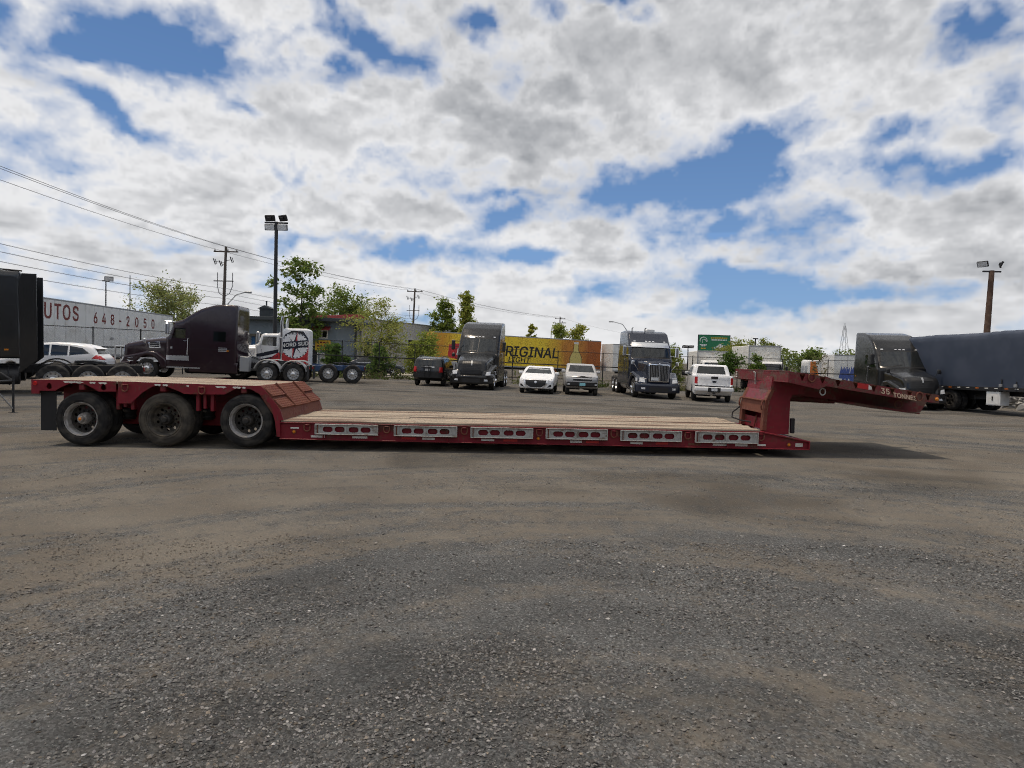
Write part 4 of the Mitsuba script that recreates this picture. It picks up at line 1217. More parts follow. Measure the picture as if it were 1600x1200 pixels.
for s in (1, -1):
    v5 = [(-1.45, 1.55), (-1.4, 1.82), (-1.95, 1.86), (-2.0, 1.56)]
    hv = part(tm_, 'hood_vent', sheet(hmM, v5, 1, s, .02), 'chrome', PM)
    part(hv, 'vent_slots', [sheet(hmM, [(-1.47, z), (-1.95, z), (-1.93, z + .07), (-1.44, z + .07)], 1, s, .026) for z in (1.59, 1.68, 1.77)], 'plastic_and_hole_black', PM, kind='stuff')
    part(tm_, 'cab_panel', sheet(cmM, [(-2.35, .98), (-3.45, .98), (-3.45, 1.22), (-2.35, 1.22)], 1, s, .02), 'aluminium', PM)
    part(tm_, 'lower_trim', bx(-2.4, -4.0, s * 1.215, s * 1.235, .6, .66), 'aluminium', PM)
    part(tm_, 'sleeper_skirt', body([(-3.45, .42), (-3.45, .95), (-5.8, .95), (-5.8, .42)], .1, .06, .2, lambda v, s=s: v + [0, s * 1.12, 0], 1), 'paint_maroon', PM)
    part(tm_, 'upper_recess', sheet(cmM, [(-3.75, 3.0), (-4.2, 3.3), (-5.3, 3.36), (-5.35, 3.0)], 1, s, .012), 'paint_maroon', PM)
    part(tm_, 'sign_plate', [sheet(cmM, [(-4.85, z), (-5.28, z), (-5.28, z + .05), (-4.85, z + .05)], 1, s, .004) for z in (1.5, 1.58, 1.67)], 'galvanised', PM, kind='stuff')
    part(tm_, 'rear_box', [bx(-5.9, -6.35, s * .7, s * 1.2, .55, 1.3, .02)], 'galvanised', PM)
    part(tm_, 'fender', [tube([(-7.25 + .66 * math.cos(q), s * (1.22 - yy), .54 + .66 * math.sin(q)) for q in np.linspace(.3, math.pi - .1, 14)], .025, 5) for yy in np.arange(0, .6, .045)], 'galvanised', PM)
    part(tm_, 'fender', [tube([(-8.55 + .66 * math.cos(q), s * (1.22 - yy), .54 + .66 * math.sin(q)) for q in np.linspace(.3, math.pi - .2, 14)], .025, 5) for yy in np.arange(0, .6, .045)], 'galvanised', PM)
    part(tm_, 'visor_wing', bx(-2.25, -2.6, s * .1, s * 1.25, 2.86, 2.92, .02), 'chrome', PM)
    part(tm_, 'door_badge', sheet(cmM, [(-2.55, 1.55), (-2.65, 1.55), (-2.65, 1.66), (-2.55, 1.66)], 1, s, .006), 'galvanised', PM)
part(tm_, 'air_lines', [tube([(-5.75, y_, 1.9), (-6.1, y_, 1.35), (-6.7, y_ * .6, 1.1)], .016, 5) for y_ in (-.3, .3)], 'rubber', PM)

# white, blue and red tractor with the compass
CCAB = [(-2.1, .7), (-2.1, 1.95), (-2.25, 2.02), (-2.42, 2.5), (-2.55, 2.58), (-3.35, 2.62), (-3.5, 2.75), (-3.7, 2.92), (-4.9, 2.95), (-5.02, 2.85), (-5.04, .9), (-3.3, .7)]
CHOOD = [(-.1, .75), (-.06, 1.0), (-.1, 1.62), (-.3, 1.78), (-2.4, 1.98), (-2.4, .8)]
tc, PC, cmC, hmC = truck('semi_truck', 'white and blue tractor with a compass rose on its red sleeper', -16.5, 39.6, 191, 'paint_white', CHOOD, CCAB, (-1.3, -6.1, -7.42), 8.05, glass=(2.04, 2.46), doorwin=[(-2.5, 1.95), (-2.6, 2.42), (-3.3, 2.44), (-3.3, 1.9)],
      seethrough=True, stacks=True, stack_x=-3.55, mirror='chrome', front=.1, grille='chrome', rails='paint_blue', tank='aluminium', grille_poly=[(-.42, .9), (.42, .9), (.42, 1.5), (-.42, 1.5)])
for s in (1, -1):
    def on_c(poly, m, n, th=.006, parent=None, **k):
        return part(parent or tc, n, sheet(cmC, poly, 1, s, th, .08), m, PC, **k)
    on_c([(-3.45, .95), (-5.0, .95), (-5.0, 2.3), (-4.6, 1.8), (-3.9, 1.6), (-3.45, 1.6), (-2.9, 1.2)], 'paint_red', 'red_field')
    on_c([(-2.15, 1.2), (-3.4, 1.55), (-3.4, 1.75), (-2.3, 1.45), (-2.12, 1.35)], 'paint_navy', 'blue_stripe')
    on_c([(-2.15, .95), (-3.4, 1.3), (-3.4, 1.42), (-2.15, 1.08)], 'paint_navy', 'blue_stripe')
    on_c([(-3.55, 2.2), (-3.75, 2.6), (-4.1, 2.8), (-4.7, 2.8), (-4.98, 2.4), (-4.98, 2.1), (-4.6, 2.5), (-4.2, 2.62), (-3.85, 2.45), (-3.62, 2.1)], 'paint_navy', 'dark_arch')
    on_c([(-3.95, 2.6), (-4.6, 2.6), (-4.7, 2.78), (-4.05, 2.8)], 'plastic_and_hole_black', 'sleeper_vent', .012)
    cx, cz, R = -4.27, 2.0, .72
    cir = lambda r: [(cx + r * math.cos(a), cz + r * math.sin(a)) for a in np.linspace(0, 2 * math.pi, 33)[:-1]]
    dk = on_c(cir(R), 'paint_white', 'compass_disc', .012)
    for i in range(24):
        a0, a1 = i * math.pi / 12, i * math.pi / 12 + .11
        on_c([(cx + r * math.cos(a), cz + r * math.sin(a)) for r, a in ((R - .06, a0), (R - .005, a0), (R - .005, a1), (R - .06, a1))], 'paint_navy', 'compass_mark', .016, dk)
    for i in range(8):
        a = i * math.pi / 4 + .15
        l, w = (.82, .12) if i % 4 == 2 else (.66, .08) if i % 2 == 0 else (.55, .05)
        tip = (cx + l * math.cos(a), cz + l * math.sin(a))
        q1 = (cx + w * math.cos(a + math.pi / 2), cz + w * math.sin(a + math.pi / 2))
        q2 = (cx - w * math.cos(a + math.pi / 2), cz - w * math.sin(a + math.pi / 2))
        try:
            on_c([(cx, cz), tip, q1], 'paint_red' if i % 4 == 2 else 'paint_navy', 'compass_point', .018, dk)
            on_c([(cx, cz), q2, tip], 'paint_navy', 'compass_point', .018, dk)
        except ValueError:
            pass
    band = lambda u: -3.55 - u if s > 0 else -4.99 + u
    tilt = .13 * 1
    on_c([(-3.52, 1.74), (-4.99, 1.94), (-4.99, 2.34), (-3.52, 2.14)], 'paint_navy', 'name_band', .022)
    yy = s * (1.22 + .03)

    def put(text, h, x0, z0, sl, m, n):
        part(tc, n, word(text, h, (lambda v: np.stack([x0 - v[:, 0], np.full(len(v), yy) + v[:, 2] * 1.2, z0 + v[:, 1] + v[:, 0] * sl], 1)) if s > 0 else (lambda v: np.stack([x0 + v[:, 0], np.full(len(v), yy) - v[:, 2] * 1.2, z0 + v[:, 1] - v[:, 0] * sl], 1))), m, PC, False)
    if s > 0:
        put('NORD SUD', .2, -3.56, 1.86, .136, 'white_paint', 'name_lettering')
        put('4-656-0882', .13, -3.62, 1.02, 0.0, 'white_paint', 'phone_lettering')
    else:
        put('NORD SUD', .2, -4.9, 2.06, .136, 'white_paint', 'name_lettering')
        put('4-656-0882', .13, -4.8, 1.02, 0.0, 'white_paint', 'phone_lettering')
    part(tc, 'frame_cover', bx(-5.1, -5.75, s * .5, s * 1.1, .6, .95, .02), 'paint_blue', PC)
    part(tc, 'frame_cover', bx(-6.58, -6.9, s * .5, s * 1.05, .7, .98, .02), 'paint_blue', PC)

# charcoal tractor in front of the yellow trailer
truck('semi_truck', 'black aerodynamic tractor parked nose out in front of the yellow trailer', -2.26, 38.6, -95, 'paint_charcoal', **AERO)
# navy tractor with the chrome grille
NHOOD = [(-.1, .8), (-.06, 1.0), (-.08, 1.85), (-.2, 1.98), (-1.2, 2.1), (-2.2, 2.18), (-2.45, 2.2), (-2.45, .8)]
NCAB = [(-2.1, .62), (-2.1, 2.1), (-2.25, 2.18), (-2.6, 2.86), (-2.7, 2.96), (-3.1, 3.25), (-3.5, 3.6), (-4.0, 3.72), (-4.8, 3.78), (-6.0, 3.75), (-6.08, 3.65), (-6.08, .62)]
tn, PN, cmN, _ = truck('semi_truck', 'navy blue tractor with a tall chrome grille and pale visor', 7.75, 37.5, -89, 'paint_navy', NHOOD, NCAB, (-1.3, -6.35, -7.67), 8.25, glass=(2.2, 2.8), doorwin=[(-2.62, 2.15), (-2.78, 2.7), (-3.4, 2.72), (-3.4, 2.1)],
      sleepwin=[(-4.2, 2.2), (-4.2, 2.6), (-4.7, 2.6), (-4.7, 2.2)], mirror='chrome', grille='chrome', visor='aluminium', front=.25, hood_half=(.62, .95), grille_poly=[(-.47, .95), (.47, .95), (.5, 1.8), (-.5, 1.8)],
      lamp_poly=[(.72, .86), (1.12, .9), (1.12, 1.1), (.76, 1.14)], bumper='paint_navy', skirts=False)
part(tn, 'number_plate', bx(.08, .1, -.45, -.05, .98, 1.14, .004), 'clear_lens', PN)
for s in (-.85, -.1):
    part(tn, 'roof_horn', [tube([(-3.9, s, 3.6), (-3.9, s, 3.88), (-3.6, s, 3.9)], .03, 6)], 'black_steel', PN)
part(tn, 'roof_dome', moved(body([(-4.2, 3.72), (-4.2, 3.86), (-4.6, 3.9), (-4.9, 3.76)], .25, .08, .1), (0, .3, 0)), 'white_paint', PN)
# grey tractor at the right
truck('semi_truck', 'dusty charcoal sleeper tractor standing beside the dark tarped trailer', 19.9, 34.3, -97, 'paint_charcoal', **AERO)

# ---------------------------------------------------------------- cars and pickups
def arch(x, r, z=.33):
    return [(x + r * math.cos(a), z + r * math.sin(a)) for a in np.linspace(math.radians(-12), math.radians(192), 12)]


def car(name, label, cat_, x, y, rot, paint, prof, half, wheels, wr, belt, roof, taper=.2, side_windows=(), front_glass=None, rear_glass=None, bed=None, wheel_style='alloy', details=None, back=4.0, nose=.25, tail=.2, clad=None, group=None):
    """A car with its nose at x = 0. prof: the side outline above the sills, front to rear over the top."""
    t = thing(name, label, cat_, group)
    P = spot(x, y, rot, back, 1.6)
    L = -min(p[0] for p in prof)
    low = .26 if wr < .36 else .38
    under = [(-.25, low)]
    for wx in wheels:
        under += [p for p in arch(wx, wr + .06, wr) if p[1] > low]
    under += [(-L + .25, low)]
    pr = list(prof) + under[::-1]

    def warp(v):
        k = np.clip((v[:, 2] - belt) / (roof - belt), 0, 1)
        v[:, 1] *= 1 - taper * k ** 1.15
        a = np.abs(v[:, 1]) / half
        v[:, 0] -= nose * a ** 3 * sstep(-1.4, -.1, v[:, 0])
        v[:, 0] += tail * a ** 3 * sstep(-L + 1.2, -L + .1, v[:, 0])
        v[:, 1] *= 1 - .05 * sstep(-.9, 0, v[:, 0]) - .04 * sstep(-L + .9, -L, v[:, 0])
        hood = sstep(-2.4, -.9, v[:, 0]) * sstep(belt - .4, belt, v[:, 2])
        v[:, 2] -= .07 * a ** 2 * hood
        return v
    m = body(pr, half, .09, .13, warp, 8)
    solid = m
    if bed:
        m = man(to_man(m) - to_man(bx(bed[0], bed[1], -half + .12, half - .12, bed[2], 3)))
    b = part(t, 'body', m, paint, P, 35)
    ad = lambda n, poly, axis, sign, mm, th=.008, parent=None, size=.06, **k: part(parent or t, n, sheet(solid, poly, axis, sign, th, size), mm, P, 35, **k)
    for s in (1, -1):
        for i, w in enumerate(side_windows):
            ad('side_window', w, 1, s, 'dark_glass')
        if side_windows:
            xs = [p[0] for w in side_windows for p in w]
            mx = max(xs) - .18
            mb = part(t, 'mirror', body([(mx - .05, belt + .0), (mx + .12, belt + .02), (mx + .1, belt + .17), (mx - .05, belt + .17)], .11, .04, .06, lambda v, s=s: v + [0, s * (half + .08), 0], 2), paint if paint != 'paint_blackcar' else 'plastic_and_hole_black', P, 40)
        for wx in wheels:
            far_wheel(t, P, wx, s, wr, .22, half - .02, wheel_style)
        part(t, 'underbody', bx(-L + .5, -.5, s * .1, s * (half - .25), low - .08, low + .1, .02), 'plastic_and_hole_black', P)  # near black paints in the shade below the car
    if front_glass:
        ws = ad('windshield', front_glass, 0, 1, 'dark_glass')
    if rear_glass:
        ad('rear_window', rear_glass, 0, -1, 'dark_glass')
    if details:
        details(t, P, solid, ad, L)
    return t, P, solid


mat('paint_blackcar', base_color=(0.008, 0.008, 0.009), roughness=0.22, clearcoat=0.9)
mat('paint_darkblue', base_color=(0.016, 0.02, 0.034), roughness=0.18, clearcoat=1.0)


def mirror_y(p):
    return [(-a, b) for a, b in p]


def both(ad, n, poly, axis, sign, m, th=.008, **k):
    ad(n, poly, axis, sign, m, th, **k)
    ad(n, mirror_y(poly), axis, sign, m, th, **k)


def sedan_front(t, P, m, ad, L):
    g = ad('grille', [(-.3, .36), (.3, .36), (.52, .5), (.56, .74), (-.56, .74), (-.52, .5)], 0, 1, 'plastic_and_hole_black', .008)
    ad('grille_trim', [(-.38, .30), (.38, .30), (.42, .345), (-.42, .345)], 0, 1, 'chrome', .02, g)
    for s in (1, -1):
        p = [(s * .34, .34), (s * .42, .34), (s * .6, .5), (s * .64, .73), (s * .57, .74), (s * .53, .52)]
        ad('grille_trim', p, 0, 1, 'chrome', .02, g)
        ad('headlight', [(s * .6, .68), (s * .86, .72), (s * .88, .83), (s * .66, .77)], 0, 1, 'lens_grey', .012)
        ad('fog_lamp_recess', [(s * .6, .36), (s * .82, .4), (s * .82, .52), (s * .72, .5)], 0, 1, 'plastic_and_hole_black', .008)
    ad('badge', [(.07 * math.cos(a), .63 + .07 * math.sin(a)) for a in np.linspace(0, 6.28, 13)[:-1]], 0, 1, 'aluminium', .02, g, .03)
    ad('lower_intake', [(-.5, .23 + .05), (.5, .28), (.46, .3), (-.46, .3)], 0, 1, 'plastic_and_hole_black', .01)
    for s in (1, -1):
        ad('door_seam', [(-2.32, .42), (-2.31, .42), (-2.31, .93), (-2.32, .93)], 1, s, 'plastic_and_hole_black', .003)


SEDAN = [(0, .3), (.0, .62), (-.06, .78), (-.4, .88), (-1.1, .98), (-1.45, 1.02), (-2.0, 1.3), (-2.35, 1.42), (-2.9, 1.45), (-3.4, 1.4), (-3.9, 1.25), (-4.3, 1.09), (-4.75, 1.05), (-4.85, .95), (-4.87, .45), (-4.8, .3)]
SEDAN_WIN = ([(-1.75, 1.03), (-2.25, 1.33), (-2.75, 1.37), (-2.75, 1.02)], [(-2.83, 1.02), (-2.83, 1.37), (-3.3, 1.33), (-3.75, 1.18), (-3.8, 1.05)])
car('sedan', 'white sedan parked nose out with a dark v-shaped grille', 'car', 1.22, 37.3, -97, 'paint_white', SEDAN, .92, (-.95, -3.75), .335, 1.0, 1.45, .22, SEDAN_WIN, front_glass=[(-.74, 1.07), (.74, 1.07), (.58, 1.37), (-.58, 1.37)], rear_glass=[(-.6, 1.12), (.6, 1.12), (.5, 1.32), (-.5, 1.32)], details=sedan_front)


def plain_sedan(t, P, m, ad, L):
    for s in (1, -1):
        ad('tail_lamp', [(s * .55, .8), (s * .84, .8), (s * .84, .92), (s * .55, .92)], 0, -1, 'red_lens', .01)
        ad('headlight', [(s * .55, .64), (s * .84, .66), (s * .84, .76), (s * .58, .74)], 0, 1, 'lens_grey', .012)
        ad('window_trim', [(-1.6, .985), (-3.85, 1.0), (-3.85, 1.02), (-1.6, 1.005)], 1, s, 'chrome', .012)


car('sedan', 'dark blue sedan half hidden between the maroon tractor and the compass tractor', 'car', -16.6, 40.6, 186, 'paint_darkblue', SEDAN, .92, (-.95, -3.75), .335, 1.0, 1.45, .22, SEDAN_WIN, front_glass=[(-.74, 1.07), (.74, 1.07), (.58, 1.37), (-.58, 1.37)], rear_glass=[(-.6, 1.12), (.6, 1.12), (.5, 1.32), (-.5, 1.32)], details=plain_sedan)
car('sedan', 'dark hatchback glimpsed behind the black tractor', 'car', -3.9, 45.9, -97, 'paint_blackcar', SEDAN, .92, (-.95, -3.75), .335, 1.0, 1.45, .22, SEDAN_WIN, front_glass=[(-.74, 1.07), (.74, 1.07), (.58, 1.37), (-.58, 1.37)], details=plain_sedan)
car('sedan', 'dark car seen through the chain link fence by the grey building', 'car', -8.6, 57.0, 10, 'paint_darkblue', SEDAN, .92, (-.95, -3.75), .335, 1.0, 1.45, .22, SEDAN_WIN, front_glass=[(-.74, 1.07), (.74, 1.07), (.58, 1.37), (-.58, 1.37)], details=plain_sedan)

SUV = [(0, .42), (.0, .78), (-.08, .95), (-.9, 1.08), (-1.1, 1.1), (-1.65, 1.5), (-1.95, 1.66), (-2.6, 1.71), (-3.7, 1.68), (-4.2, 1.62), (-4.38, 1.55), (-4.52, 1.1), (-4.56, .9), (-4.56, .5)]
SUV_WIN = ([(-1.42, 1.1), (-1.85, 1.55), (-2.45, 1.6), (-2.45, 1.08)], [(-2.53, 1.08), (-2.53, 1.6), (-3.25, 1.58), (-3.25, 1.09)], [(-3.33, 1.09), (-3.33, 1.58), (-4.0, 1.5), (-4.15, 1.15)])


def suv_rear(t, P, m, ad, L):
    for s in (1, -1):
        ad('tail_lamp', [(s * .66, .82), (s * .86, .82), (s * .84, 1.12), (s * .68, 1.12)], 0, -1, 'red_lens', .012)
    ad('hatch_trim', [(-.4, 1.08), (.25, 1.08), (.25, 1.14), (-.4, 1.14)], 0, -1, 'clear_lens', .02)
    ad('number_plate', [(-.14, .88), (.14, .88), (.14, 1.0), (-.14, 1.0)], 0, -1, 'galvanised', .012)
    ad('bumper_cover', [(-.86, .5), (.86, .5), (.86, .74), (-.86, .74)], 0, -1, 'plastic_and_hole_black', .03)
    rk = part(t, 'hitch_rack', [tube([(-L - .05, s, .5), (-L - .22, s, .5), (-L - .26, s, 1.15), (-L - .3, s, 1.25)], .03, 6) for s in (-.14, .14)] + [tube([(-L - .24, -.3, 1.1), (-L - .24, .3, 1.1)], .03, 6)], 'black_steel', P)
    for s in (1, -1):
        part(t, 'roof_rail', tube([(-2.0, s * .66, 1.72), (-3.0, s * .66, 1.77), (-4.0, s * .66, 1.7)], .02, 6), 'black_steel', P)


car('sport_utility_vehicle', 'black sport utility vehicle seen from behind by the fence', 'suv', -4.45, 45.5, 84, 'paint_blackcar', SUV, .91, (-.85, -3.6), .37, 1.08, 1.71, .17, SUV_WIN, front_glass=[(-.72, 1.16), (.72, 1.16), (.6, 1.52), (-.6, 1.52)], rear_glass=[(-.68, 1.16), (.68, 1.16), (.56, 1.5), (-.56, 1.5)], details=suv_rear, wheel_style='black')


def suv_white(t, P, m, ad, L):
    for s in (1, -1):
        ad('tail_lamp', [(s * .5, .93), (s * .84, .93), (s * .82, 1.08), (s * .66, 1.06)], 0, -1, 'red_lens', .012)
        ad('tail_lamp_side', [(-4.2, .98), (-4.6, .94), (-4.5, 1.08), (-4.35, 1.14)], 1, s, 'red_lens', .012)
    ad('spoiler', [(-.6, 1.41), (.6, 1.41), (.6, 1.46), (-.6, 1.46)], 0, -1, 'paint_white', .1)


SUV2 = [(0, .42), (.0, .78), (-.08, .92), (-.9, 1.04), (-1.1, 1.06), (-1.75, 1.48), (-2.1, 1.62), (-2.7, 1.67), (-3.5, 1.62), (-4.0, 1.53), (-4.25, 1.43), (-4.5, 1.14), (-4.66, .98), (-4.68, .8), (-4.62, .5)]
SUV2_WIN = ([(-1.45, 1.08), (-1.9, 1.5), (-2.45, 1.55), (-2.45, 1.07)], [(-2.53, 1.07), (-2.53, 1.55), (-3.2, 1.52), (-3.2, 1.1)], [(-3.28, 1.1), (-3.28, 1.52), (-3.8, 1.43), (-4.1, 1.2)])


car('sport_utility_vehicle', 'white sport utility vehicle parked before the white box trailer at left', 'suv', -23.05, 31.8, 190, 'paint_white', SUV2, .91, (-.85, -3.6), .36, 1.06, 1.67, .17, SUV2_WIN, front_glass=[(-.72, 1.12), (.72, 1.12), (.6, 1.48), (-.6, 1.48)], rear_glass=[(-.66, 1.18), (.66, 1.18), (.56, 1.38), (-.56, 1.38)], details=suv_white)

PICK1 = [(0, .5), (.0, .85), (-.06, 1.05), (-.5, 1.13), (-1.2, 1.17), (-1.35, 1.2), (-1.95, 1.62), (-2.2, 1.68), (-3.2, 1.69), (-3.4, 1.62), (-3.6, 1.15), (-3.7, 1.12), (-5.15, 1.12), (-5.2, 1.05), (-5.2, .55)]
PICK1_WIN = ([(-1.65, 1.18), (-2.1, 1.57), (-2.6, 1.58), (-2.6, 1.16)], [(-2.68, 1.16), (-2.68, 1.58), (-3.25, 1.56), (-3.42, 1.18)])


def pick_front(t, P, m, ad, L):
    g = ad('grille', [(-.5, .78), (.5, .78), (.5, 1.05), (-.5, 1.05)], 0, 1, 'plastic_and_hole_black', .008)
    ad('grille_bar', [(-.86, .885), (.86, .885), (.86, .945), (-.86, .945)], 0, 1, 'paint_silver', .03, g)
    for s in (1, -1):
        ad('headlight', [(s * .52, .95), (s * .84, .95), (s * .84, 1.05), (s * .52, 1.05)], 0, 1, 'lens_grey', .015)
        ad('lower_lamp', [(s * .52, .76), (s * .84, .76), (s * .84, .88), (s * .52, .88)], 0, 1, 'galvanised', .015)
        ad('fog_lamp', [(s * .66, .56), (s * .78, .56), (s * .78, .63), (s * .66, .63)], 0, 1, 'clear_lens', .05)
    bp = ad('front_bumper', [(-.86, .48), (.86, .48), (.86, .72), (-.86, .72)], 0, 1, 'plastic_and_hole_black', .04)
    ad('number_plate', [(-.15, .53), (.15, .53), (.15, .68), (-.15, .68)], 0, 1, 'plate_blue', .055, bp)


car('pickup_truck', 'silver pickup truck facing the camera with a blue number plate', 'pickup truck', 3.72, 37.6, -92, 'paint_silver', PICK1, .88, (-.85, -4.05), .37, 1.17, 1.69, .17, PICK1_WIN, front_glass=[(-.72, 1.24), (.72, 1.24), (.6, 1.6), (-.6, 1.6)], bed=(-5.08, -3.72, .7), details=pick_front, back=4.2)

PICK2 = [(0, .55), (.0, .95), (-.06, 1.2), (-.5, 1.28), (-1.5, 1.34), (-1.65, 1.36), (-2.3, 1.85), (-2.6, 1.94), (-3.9, 1.96), (-4.15, 1.9), (-4.35, 1.42), (-4.42, 1.4), (-5.86, 1.4), (-5.9, 1.34), (-5.9, .62)]
PICK2_WIN = ([(-1.95, 1.36), (-2.45, 1.8), (-3.1, 1.83), (-3.1, 1.33)], [(-3.18, 1.33), (-3.18, 1.83), (-3.85, 1.82), (-4.05, 1.36)])


def pick_rear(t, P, m, ad, L):
    for s in (1, -1):
        ad('tail_lamp', [(s * .82, .95), (s * .96, .95), (s * .96, 1.3), (s * .82, 1.3)], 0, -1, 'red_lens', .014)
    tg = ad('tailgate', [(-.79, .86), (.79, .86), (.79, 1.38), (-.79, 1.38)], 0, -1, 'paint_white', .014)
    ad('tailgate_crease', [(-.76, 1.18), (.76, 1.18), (.76, 1.195), (-.76, 1.195)], 0, -1, 'galvanised', .018, tg)
    ad('badge', [(.12 * math.cos(a), 1.07 + .05 * math.sin(a)) for a in np.linspace(0, 6.28, 17)[:-1]], 0, -1, 'paint_navy', .024, tg, .04)
    ad('gate_handle', [(-.17, 1.22), (.17, 1.22), (.17, 1.34), (-.17, 1.34)], 0, -1, 'plastic_and_hole_black', .03, tg)
    ad('lower_trim', [(-.95, .8), (.95, .8), (.95, .86), (-.95, .86)], 0, -1, 'plastic_and_hole_black', .03)
    b = part(t, 'rear_bumper', body([(-L + .1, .56), (-L + .1, .8), (-L - .18, .8), (-L - .18, .58)], .97, .04, .1, lambda v: np.stack([v[:, 0] + .1 * np.abs(v[:, 1]) ** 3, v[:, 1], v[:, 2]], 1), 8), 'paint_white', P)
    part(b, 'bumper_step', bx(-L - .19, -L - .1, -.32, .32, .54, .78, .02), 'plastic_and_hole_black', P)
    part(b, 'number_plate', bx(-L - .2, -L - .18, -.15, .15, .6, .74, .003), 'clear_lens', P)
    part(t, 'tow_hitch', bx(-L - .25, -L + .1, -.05, .05, .44, .54, .01), 'black_steel', P)
    for s in (1, -1):
        ad('door_seam', [(-3.14, .7), (-3.13, .7), (-3.13, 1.3), (-3.14, 1.3)], 1, s, 'plastic_and_hole_black', .003)
        part(t, 'tow_mirror', body([(-2.05, 1.3), (-1.85, 1.3), (-1.85, 1.55), (-2.05, 1.55)], .15, .04, .08, lambda v, s=s: v + [0, s * 1.2, 0], 2), 'plastic_and_hole_black', P)


car('pickup_truck', 'white crew cab pickup truck seen from behind near the gooseneck', 'pickup truck', 11.3, 42.3, 81, 'paint_white', PICK2, 1.0, (-.95, -4.6), .4, 1.38, 1.96, .16, PICK2_WIN, front_glass=[(-.8, 1.42), (.8, 1.42), (.66, 1.84), (-.66, 1.84)], rear_glass=[(-.76, 1.46), (.76, 1.46), (.66, 1.86), (-.66, 1.86)], bed=(-5.78, -4.46, .8), details=pick_rear, wheel_style='black', back=5.0)

# ---------------------------------------------------------------- trailers, box trucks, things standing round the lot
mat('trailer_white', base_color=proc(dusty((0.7, 0.705, 0.68), (0.55, 0.54, 0.5), .5, 1.5)), roughness=0.5)
mat('sign_red_brown', base_color=(0.15, 0.022, 0.018), roughness=0.5)
mat('tarp', base_color=proc(dusty((0.038, 0.051, 0.08), (0.053, 0.066, 0.098), .35, 1.2)), roughness=0.55, specular=0.35)
mat('grey_wall', base_color=proc(dusty((0.4, 0.395, 0.38), (0.32, 0.315, 0.3), .45, .8)), roughness=0.9)
mat('blue_wall', base_color=(0.15, 0.185, 0.215), roughness=0.85)
mat('pale_wall', base_color=(0.5, 0.5, 0.49), roughness=0.85)
mat('roof_red', base_color=(0.24, 0.032, 0.035), roughness=0.7)
mat('roof_dark', base_color=(0.05, 0.058, 0.065), roughness=0.85)
mat('sign_yellow', base_color=(0.62, 0.4, 0.03), roughness=0.5)
mat('bottle_yellow', base_color=(0.6, 0.5, 0.16), roughness=0.5)
mat('print_brown', base_color=(0.16, 0.06, 0.012), roughness=0.5)
mat('sign_green', base_color=(0.012, 0.17, 0.07), roughness=0.5)
mat('door_blue', base_color=(0.04, 0.16, 0.36), roughness=0.5)
mat('graffiti_blue', base_color=(0.06, 0.1, 0.32), roughness=0.6)
mat('fence_black', base_color=(0.012, 0.012, 0.012), roughness=0.6)
mat('wire_dark', base_color=(0.03, 0.03, 0.032), roughness=0.7)
mat('concrete', base_color=(0.34, 0.32, 0.28), roughness=0.95)
mat('letter_black', base_color=(0.012, 0.01, 0.008), roughness=0.5)
mat('pole_wood', base_color=proc(dusty((0.085, 0.07, 0.06), (0.14, 0.12, 0.105), .4, 5.0)), roughness=0.9)
mat('pole_rust', base_color=proc(dusty((0.085, 0.05, 0.035), (0.14, 0.09, 0.065), .4, 5.0)), roughness=0.9)


def beer_print(p, n, uv):
    """Printed side of the yellow trailer: drops on yellow, turning orange brown towards one end."""
    u, z = p.x * 0.917 + p.y * 0.397, p.z
    s = (u - 19.2) / 17.6
    base = mix((0.8, 0.56, 0.03), (0.8, 0.6, 0.035), noise(u * .8, z * .8))
    base = mix(base, (0.5, 0.2, 0.025), smoothstep(.66, .84, s + .1 * noise(u, z)))
    base = mix(base, (0.36, 0.1, 0.015), smoothstep(.86, .93, s))
    base = mix(base, (0.55, 0.25, 0.02), smoothstep(.16, .02, s))
    d1, d2, c = voronoi(u * 3.1, z * 3.1)
    rim = smoothstep(.16 + .14 * c, .3 + .14 * c, d1) * smoothstep(.52, .36, d1)
    return base * (1 - .45 * rim * (c > .35)) + mi.Color3f(.22, .2, .1) * smoothstep(.12, .05, d1) * (c > .5)


scene['yellow_print'] = {'type': 'principled', 'base_color': proc(beer_print), 'roughness': 0.5}


